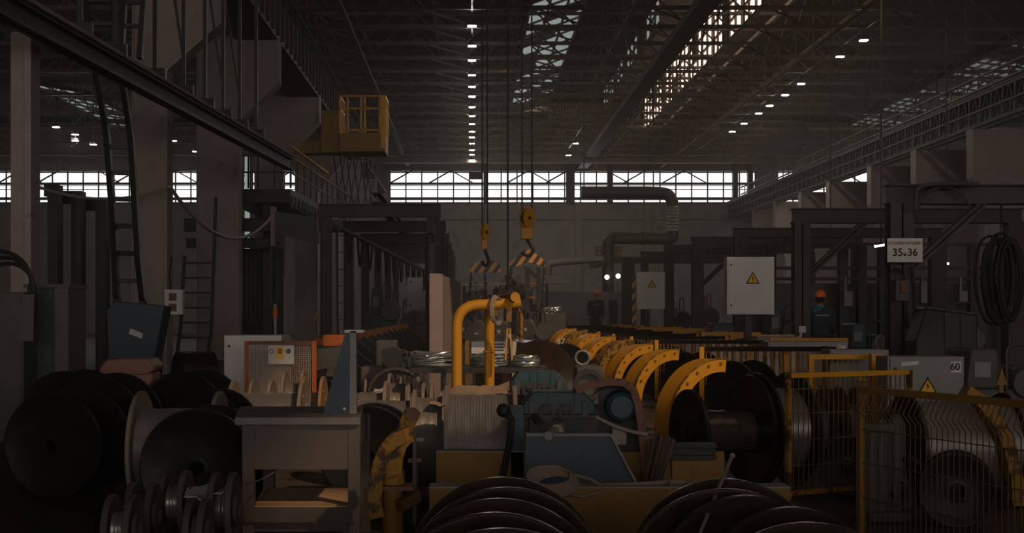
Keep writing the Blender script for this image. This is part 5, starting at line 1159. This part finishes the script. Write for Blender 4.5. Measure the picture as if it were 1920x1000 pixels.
r = cabinet('long pale enclosure at the far end behind the far worker', X(1022, 58), X(1176, 58), 58, 3, 0, Z(547, 58), 'grey_mid', None, name='enclosure')
r = cabinet('pale board on the dark upright beside the far worker', X(1137, 50), X(1160, 50), 49.6, .1, Z(564, 50), Z(547, 50), 'grey_mid', None, (X(1148, 50), .3), name='notice_board')
for i, (px, py) in enumerate([(1138, 520), (1159, 518)]):
    r = thing('task_lamp', ('lit round lamp on the duct at the far end, nearer the hood', 'lit round lamp at the far end, beside the dark drop duct')[i], 'lamp', tuple(P(px, py, 61.5)), 'lamps by the drop duct')
    MB().ball(P(px, py, 61.5), .11).build('bulb', 'tube_lamp', r); MB().box(X(px, 61.5) - .02, X(px, 61.5) + .02, 61.6, 61.64, 0, Z(py, 61.5)).build('stand', 'steel_dark', r, smooth=False)
for i, (a, b, pa, pb, Y) in enumerate([(1640, 1664, 462, 458, 29), (1552, 1562, 475, 474, 44), (1770, 1779, 493, 495, 42)]):
    r = thing('tube_light', 'lit strip light among the machines beyond the portals, %s' % ('longest, beside the number sign', 'small one over the worker', 'small one by the hanging cable coil')[i], 'light', tuple(P(a, pa, Y)), 'strip lights beyond the portals')
    MB().bar(P(a, pa, Y), P(b, pb, Y), .06).build('tube', 'tube_lamp', r, smooth=False); MB().bar(P(a, pa - 3, Y), P(b, pb - 3, Y), .1, .03).build('batten', 'steel_dark', r, smooth=False)
    MB().bar(P((a + b) / 2, pa - 3, Y), Vector((X((a + b) / 2, Y), Y, RT)), .03).build('hanger', 'steel_dark', r, smooth=False)
r = thing('machine_shed', 'dark long structure with pipes behind the worker and the sign upright', 'rack', (X(1700, 36), 36, 0))
for i, px in enumerate((1440, 1575, 1610, 1650, 1760, 1820, 1885)): MB().box(X(px, 36), X(px, 36) + .22, 36, 36.3, 0, Z(455, 36)).build('upright', 'girder', r, smooth=False)
for py in (455, 500, 520): MB().box(X(1400, 36), X(1990, 36), 36.02, 36.2, Z(py + 6, 36), Z(py, 36)).build('beam', 'girder', r, smooth=False)
MB().box(X(1400, 36), X(1990, 36), 37, 37.1, 0, Z(530, 36)).build('panel', 'grey_dark', r, smooth=False)
for i, (a, b, t, u) in enumerate([(1583, 1599, 546, 574), (1728, 1748, 530, 568), (1800, 1815, 546, 568)]):
    one(MB().box(X(a, 35.8), X(b, 35.8), 35.82, 36.03, Z(u, 35.8), Z(t, 35.8)).box(X(a, 35.8) + .05, X(a, 35.8) + .1, 35.95, 36.03, Z(t, 35.8), Z(519, 35.8)), 'junction_box', 'grey_mid', 'pale junction box on the dark structure, %s' % ('just beside the worker', 'beside the sign upright', 'nearest the hanging cable coil')[i], 'box', 'junction boxes')
for i, px in enumerate((1735, 1765, 1795)):
    r = thing('sloped_hood', 'dark sloped machine hood behind the numbered cabinet, %s' % ('first', 'middle', 'last')[i], 'machine hood', (X(px, 19), 19 + i * 1.2, 0), 'sloped hoods')
    yy = 19 + i * 1.2; MB().prism([(X(px - 20, yy), yy, 0), P(px - 18, 640, yy), P(px + 2, 578 + 4 * i, yy), P(px + 38, 582 + 4 * i, yy), (X(px + 40, yy), yy, 0)], (0, .5, 0)).build('hood', 'black', r, .03, smooth=False)
    MB().tube([P(px + 2, 577 + 4 * i, yy), P(px + 38, 581 + 4 * i, yy)], .02, 8).build('edge_bead', 'grey_dark', r)
one(MB().tube([P(1650 + 8 * math.cos(t), 643 + 13 * math.sin(t), 22) for t in [2 * PI * i / 20 for i in range(20)]], .02, 8, True).box(X(1648, 22), X(1652, 22), 22, 22.1, 0, Z(656, 22)), 'ring_handle', 'pale_cable', 'pale ring standing behind the low cabinet beside the sign upright', 'ring')
one(MB().prism([P(1868, 722, 14), P(1888, 722, 14), P(1879, 690, 14)], (0, .03, 0)).box(X(1874, 14), X(1882, 14), 14.0, 14.03, 0, Z(722, 14)), 'warning_marker', 'mustard', 'small yellow triangular marker in the dark beyond the numbered cabinet', 'marker')
# ================================================================== PEOPLE
def skinned(name, joints, edges, m, parent, sub=2, root=0):
    me = bpy.data.meshes.new(name); off = wloc(parent)
    me.from_pydata([tuple(Vector(j[0]) - off) for j in joints], edges, []); o = bpy.data.objects.new(name, me); C.objects.link(o); o.parent = parent
    sk = o.modifiers.new('skin', 'SKIN'); sk.use_smooth_shade = True
    for i, j in enumerate(joints):
        rr = j[1]; v = me.skin_vertices[0].data[i]; v.radius = rr if isinstance(rr, tuple) else (rr, rr); v.use_root = (i == root)
    ss = o.modifiers.new('sub', 'SUBSURF'); ss.levels = sub; ss.render_levels = sub
    dg = bpy.context.evaluated_depsgraph_get(); dg.update()
    m2 = bpy.data.meshes.new_from_object(o.evaluated_get(dg)); o.modifiers.clear(); o.data = m2; m2.materials.clear(); m2.materials.append(M[m])
    m2.polygons.foreach_set('use_smooth', [True] * len(m2.polygons)); return o
def person(label, base, yaw, H, arms, head_yaw=0., lean=0.):
    """arms: for -1 and +1 side the elbow and wrist offsets from the shoulder (side, forward, up)"""
    r = thing('person', label, 'person', base, None); s = H / 1.78; b = Vector(base)
    def W(x, f, z, yw=yaw): # x to the person's right hand side, f forward
        c_, s_ = math.cos(yw), math.sin(yw); return b + Vector((x * c_ - f * s_, x * s_ + f * c_, z)) * s
    L = lambda z: lean * max(0, z - .9)
    sp = [(W(0, 0, .95), (.15, .105)), (W(0, L(1.1), 1.1), (.135, .095)), (W(0, L(1.25), 1.25), (.155, .105)), (W(0, L(1.4), 1.40), (.15, .10)), (W(0, L(1.48), 1.49), (.078, .078)), (W(0, L(1.55) + .015, 1.565), (.07, .072))]
    J = [(p, tuple(q * s for q in rr)) for p, rr in sp]; E = [(0, 1), (1, 2), (2, 3), (3, 4), (4, 5)]
    arm_pts = {}
    for sd in (-1, 1):
        e, w_ = arms[sd]; sh = W(sd * .185, L(1.4), 1.40); el = W(sd * (.185 + e[0]), L(1.4) + e[1], 1.40 + e[2]); wr = W(sd * (.185 + w_[0]), L(1.4) + w_[1], 1.40 + w_[2])
        hd = wr + (wr - el).normalized() * .07 * s; k = len(J)
        J += [(sh, .058 * s), (el, .042 * s), (wr, .028 * s), (hd, (.042 * s, .018 * s))]; E += [(3, k), (k, k + 1), (k + 1, k + 2), (k + 2, k + 3)]; arm_pts[sd] = (sh, el, wr, hd)
        hip = W(sd * .095, 0, .90); kn = W(sd * .10, .03, .49); an = W(sd * .105, -.01, .09); to = W(sd * .12, .15, .045); k = len(J)
        J += [(hip, .085 * s), (kn, .058 * s), (an, .042 * s), (to, (.042 * s, .03 * s))]; E += [(0, k), (k, k + 1), (k + 1, k + 2), (k + 2, k + 3)]
        arm_pts[(sd, 'leg')] = (hip, kn, an, to)
    body = skinned('body', J, E, 'skin', r)
    for sd in (-1, 1):   # fingers, each its own short chain out of the palm
        sh, el, wr, hd = arm_pts[sd]; d = (hd - wr).normalized(); side = W(0, 1, 0) - W(0, 0, 0); side.normalize(); nrm = d.cross(side).normalized(); side = nrm.cross(d).normalized()
        for k in range(4):
            o0 = hd + side * (.027 - .018 * k) * s; ln = (.075, .085, .08, .062)[k] * s; f1 = o0 + d * ln * .5 + nrm * sd * .006; f2 = o0 + d * ln * .9 + nrm * sd * .028
            skinned('finger', [(o0 - d * .02, .0085 * s), (f1, .008 * s), (f2, .007 * s)], [(0, 1), (1, 2)], 'skin', body, 1)
        o0 = wr + d * .03 + side * .026 * s; skinned('thumb', [(o0, .010 * s), (o0 + d * .03 + side * .022, .009 * s), (o0 + d * .06 + side * .026 + nrm * sd * .012, .008 * s)], [(0, 1), (1, 2)], 'skin', body, 1)
    # head
    hy = yaw + head_yaw; hc = W(0, L(1.6) + .02, 1.665); fx = Vector((-math.sin(hy), math.cos(hy), 0)); sx = Vector((math.cos(hy), math.sin(hy), 0)); up = Vector((0, 0, 1))
    def Q(x, f, z): return hc + (sx * x + fx * f + up * z) * s
    vs = []; fs = []; sg, rg = 24, 18
    for i in range(rg + 1):
        t = PI * i / rg
        for k in range(sg):
            a = 2 * PI * k / sg; x, f, z = .076 * math.sin(t) * math.cos(a), .098 * math.sin(t) * math.sin(a), .118 * math.cos(t)
            jaw = max(0, -z) / .118; x *= 1 - .32 * jaw; f *= 1 - .12 * jaw
            if f > 0: f += .012 * jaw
            if f > .05 and abs(x) < .045: f -= .010 * math.exp(-((abs(x) - .031) / .014) ** 2 - ((z - .008) / .014) ** 2)
            vs.append(Q(x, f, z))
    for i in range(rg):
        for k in range(sg): l = (k + 1) % sg; fs.append((i * sg + k, i * sg + l, (i + 1) * sg + l, (i + 1) * sg + k))
    hd = MB().add(vs, fs); hd.prism([Q(-.014, .085, -.03), Q(.014, .085, -.03), Q(.006, .09, .02), Q(-.006, .09, .02)], fx * .022 * s)
    for sd in (-1, 1): hd.add(*(lambda mm: (mm.v, mm.f))(MB().ball(Q(sd * .078, -.005, -.005), .03 * s, .4, .6, 1, 10, 8)))
    head = hd.build('head', 'skin', r)
    for sd in (-1, 1): MB().ball(Q(sd * .031, .086, .008), .011 * s).build('eye', 'print', head)
    MB().obox(Q(0, .094, -.058), sx * .024 * s, fx * .006 * s, up * .004 * s).build('mouth', 'rust', head)
    MB().ball(Q(0, -.022, .0), .1 * s, .86, .92, .95).build('hair', 'hair', head)
    hm = MB(); prof = [(.001, .125), (.04, .118), (.08, .095), (.105, .055), (.118, .0), (.128, -.004), (.128, -.012), (.112, -.008)]
    q = [Q(0, 0, .045)]; m2 = MB().lathe(prof, (0, 0, 0), (0, 0, 1), 32)
    hm.add([Q(p[0] * .92, p[1] * 1.14 - .005, .045 + p[2]) for p in m2.v], m2.f)
    hl = hm.build('helmet', 'helmet', r)
    MB().add([Q(x, f, .04) for x, f in ((-.085, .10), (-.05, .16), (.05, .16), (.085, .10))] + [Q(x, f, .048) for x, f in ((-.085, .10), (-.05, .16), (.05, .16), (.085, .10))], [(0, 1, 2, 3), (7, 6, 5, 4), (0, 4, 5, 1), (1, 5, 6, 2), (2, 6, 7, 3), (3, 7, 4, 0)]).build('peak', 'helmet', hl)
    MB().obox(Q(0, -.005, .168), sx * .012 * s, fx * .09 * s, up * .006).build('ridge', 'helmet', hl)
    # clothes
    g = .022; KJ = 1.28
    cj = [(p, tuple((q + g) * s * KJ for q in rr)) for p, rr in sp[:4]] + [(W(0, L(1.49), 1.505), (.10 * s, .095 * s))]
    cj[0] = (W(0, 0, .84), (.235 * s, .175 * s)); ce = [(0, 1), (1, 2), (2, 3), (3, 4)]
    for sd in (-1, 1):
        sh, el, wr, h_ = arm_pts[sd]; k = len(cj); cj += [(sh, .115 * s), (el, .085 * s), (wr - (wr - el) * .08, .06 * s)]; ce += [(3, k), (k, k + 1), (k + 1, k + 2)]
    jk = skinned('jacket', cj, ce, 'jacket', r)
    yk = [(W(0, L(1.40), 1.395), (.255 * s, .18 * s)), (W(0, L(1.47), 1.475), (.20 * s, .145 * s)), (W(0, L(1.5), 1.525), (.10 * s, .10 * s))]; ye = [(0, 1), (1, 2)]
    for sd in (-1, 1): sh = arm_pts[sd][0]; k = len(yk); yk.append((sh + (arm_pts[sd][1] - sh) * .2 + up * .012, .128 * s)); ye.append((0, k))
    skinned('yoke', yk, ye, 'yoke', jk)
    tb = MB(); ring = []
    for i in range(28):
        a = 2 * PI * i / 28; ring.append(W(.225 * math.cos(a), L(1.33) + .165 * math.sin(a) - .005, 1.335))
    tb.tube(ring, .012 * s, 6, True); tb.build('reflective_stripe', 'tape', jk)
    tj = [(W(0, 0, .93), (.215 * s, .16 * s))]; te = []
    for sd in (-1, 1):
        hip, kn, an, to = arm_pts[(sd, 'leg')]; k = len(tj); tj += [(hip - up * .05, .135 * s), (kn, .10 * s), (an + up * .02, .088 * s)]; te += [(0, k), (k, k + 1), (k + 1, k + 2)]
        skinned('boot', [(an + up * .06, .062 * s), (an - up * .02, .058 * s), (to, (.056 * s, .045 * s))], [(0, 1), (1, 2)], 'black', r, 1)
    skinned('trousers', tj, te, 'jacket', r)
    return r
Y = 27.6
person('person in navy jacket with teal yoke and orange helmet, back turned, behind the second portal', (X(1538, Y), Y, 0), math.radians(-22), 1.80, {1: ((.06, .10, -.29), (.03, .32, -.40)), -1: ((.06, .06, -.30), (.02, .26, -.42))}, math.radians(-18))
Y = 47
fz = .34
one(MB().box(X(1090, Y), X(1150, Y), Y - .5, Y + .6, 0, fz), 'footboard', 'steel_dark', 'low dark footboard under the far worker', 'footboard')
person('far person in a dark jacket and orange helmet facing the viewer behind the hoop row', (X(1117.5, Y), Y, fz), math.radians(180 - 12), 1.78, {1: ((.05, .03, -.30), (.02, .2, -.46)), -1: ((.05, .03, -.30), (.0, .18, -.48))}, math.radians(-18))
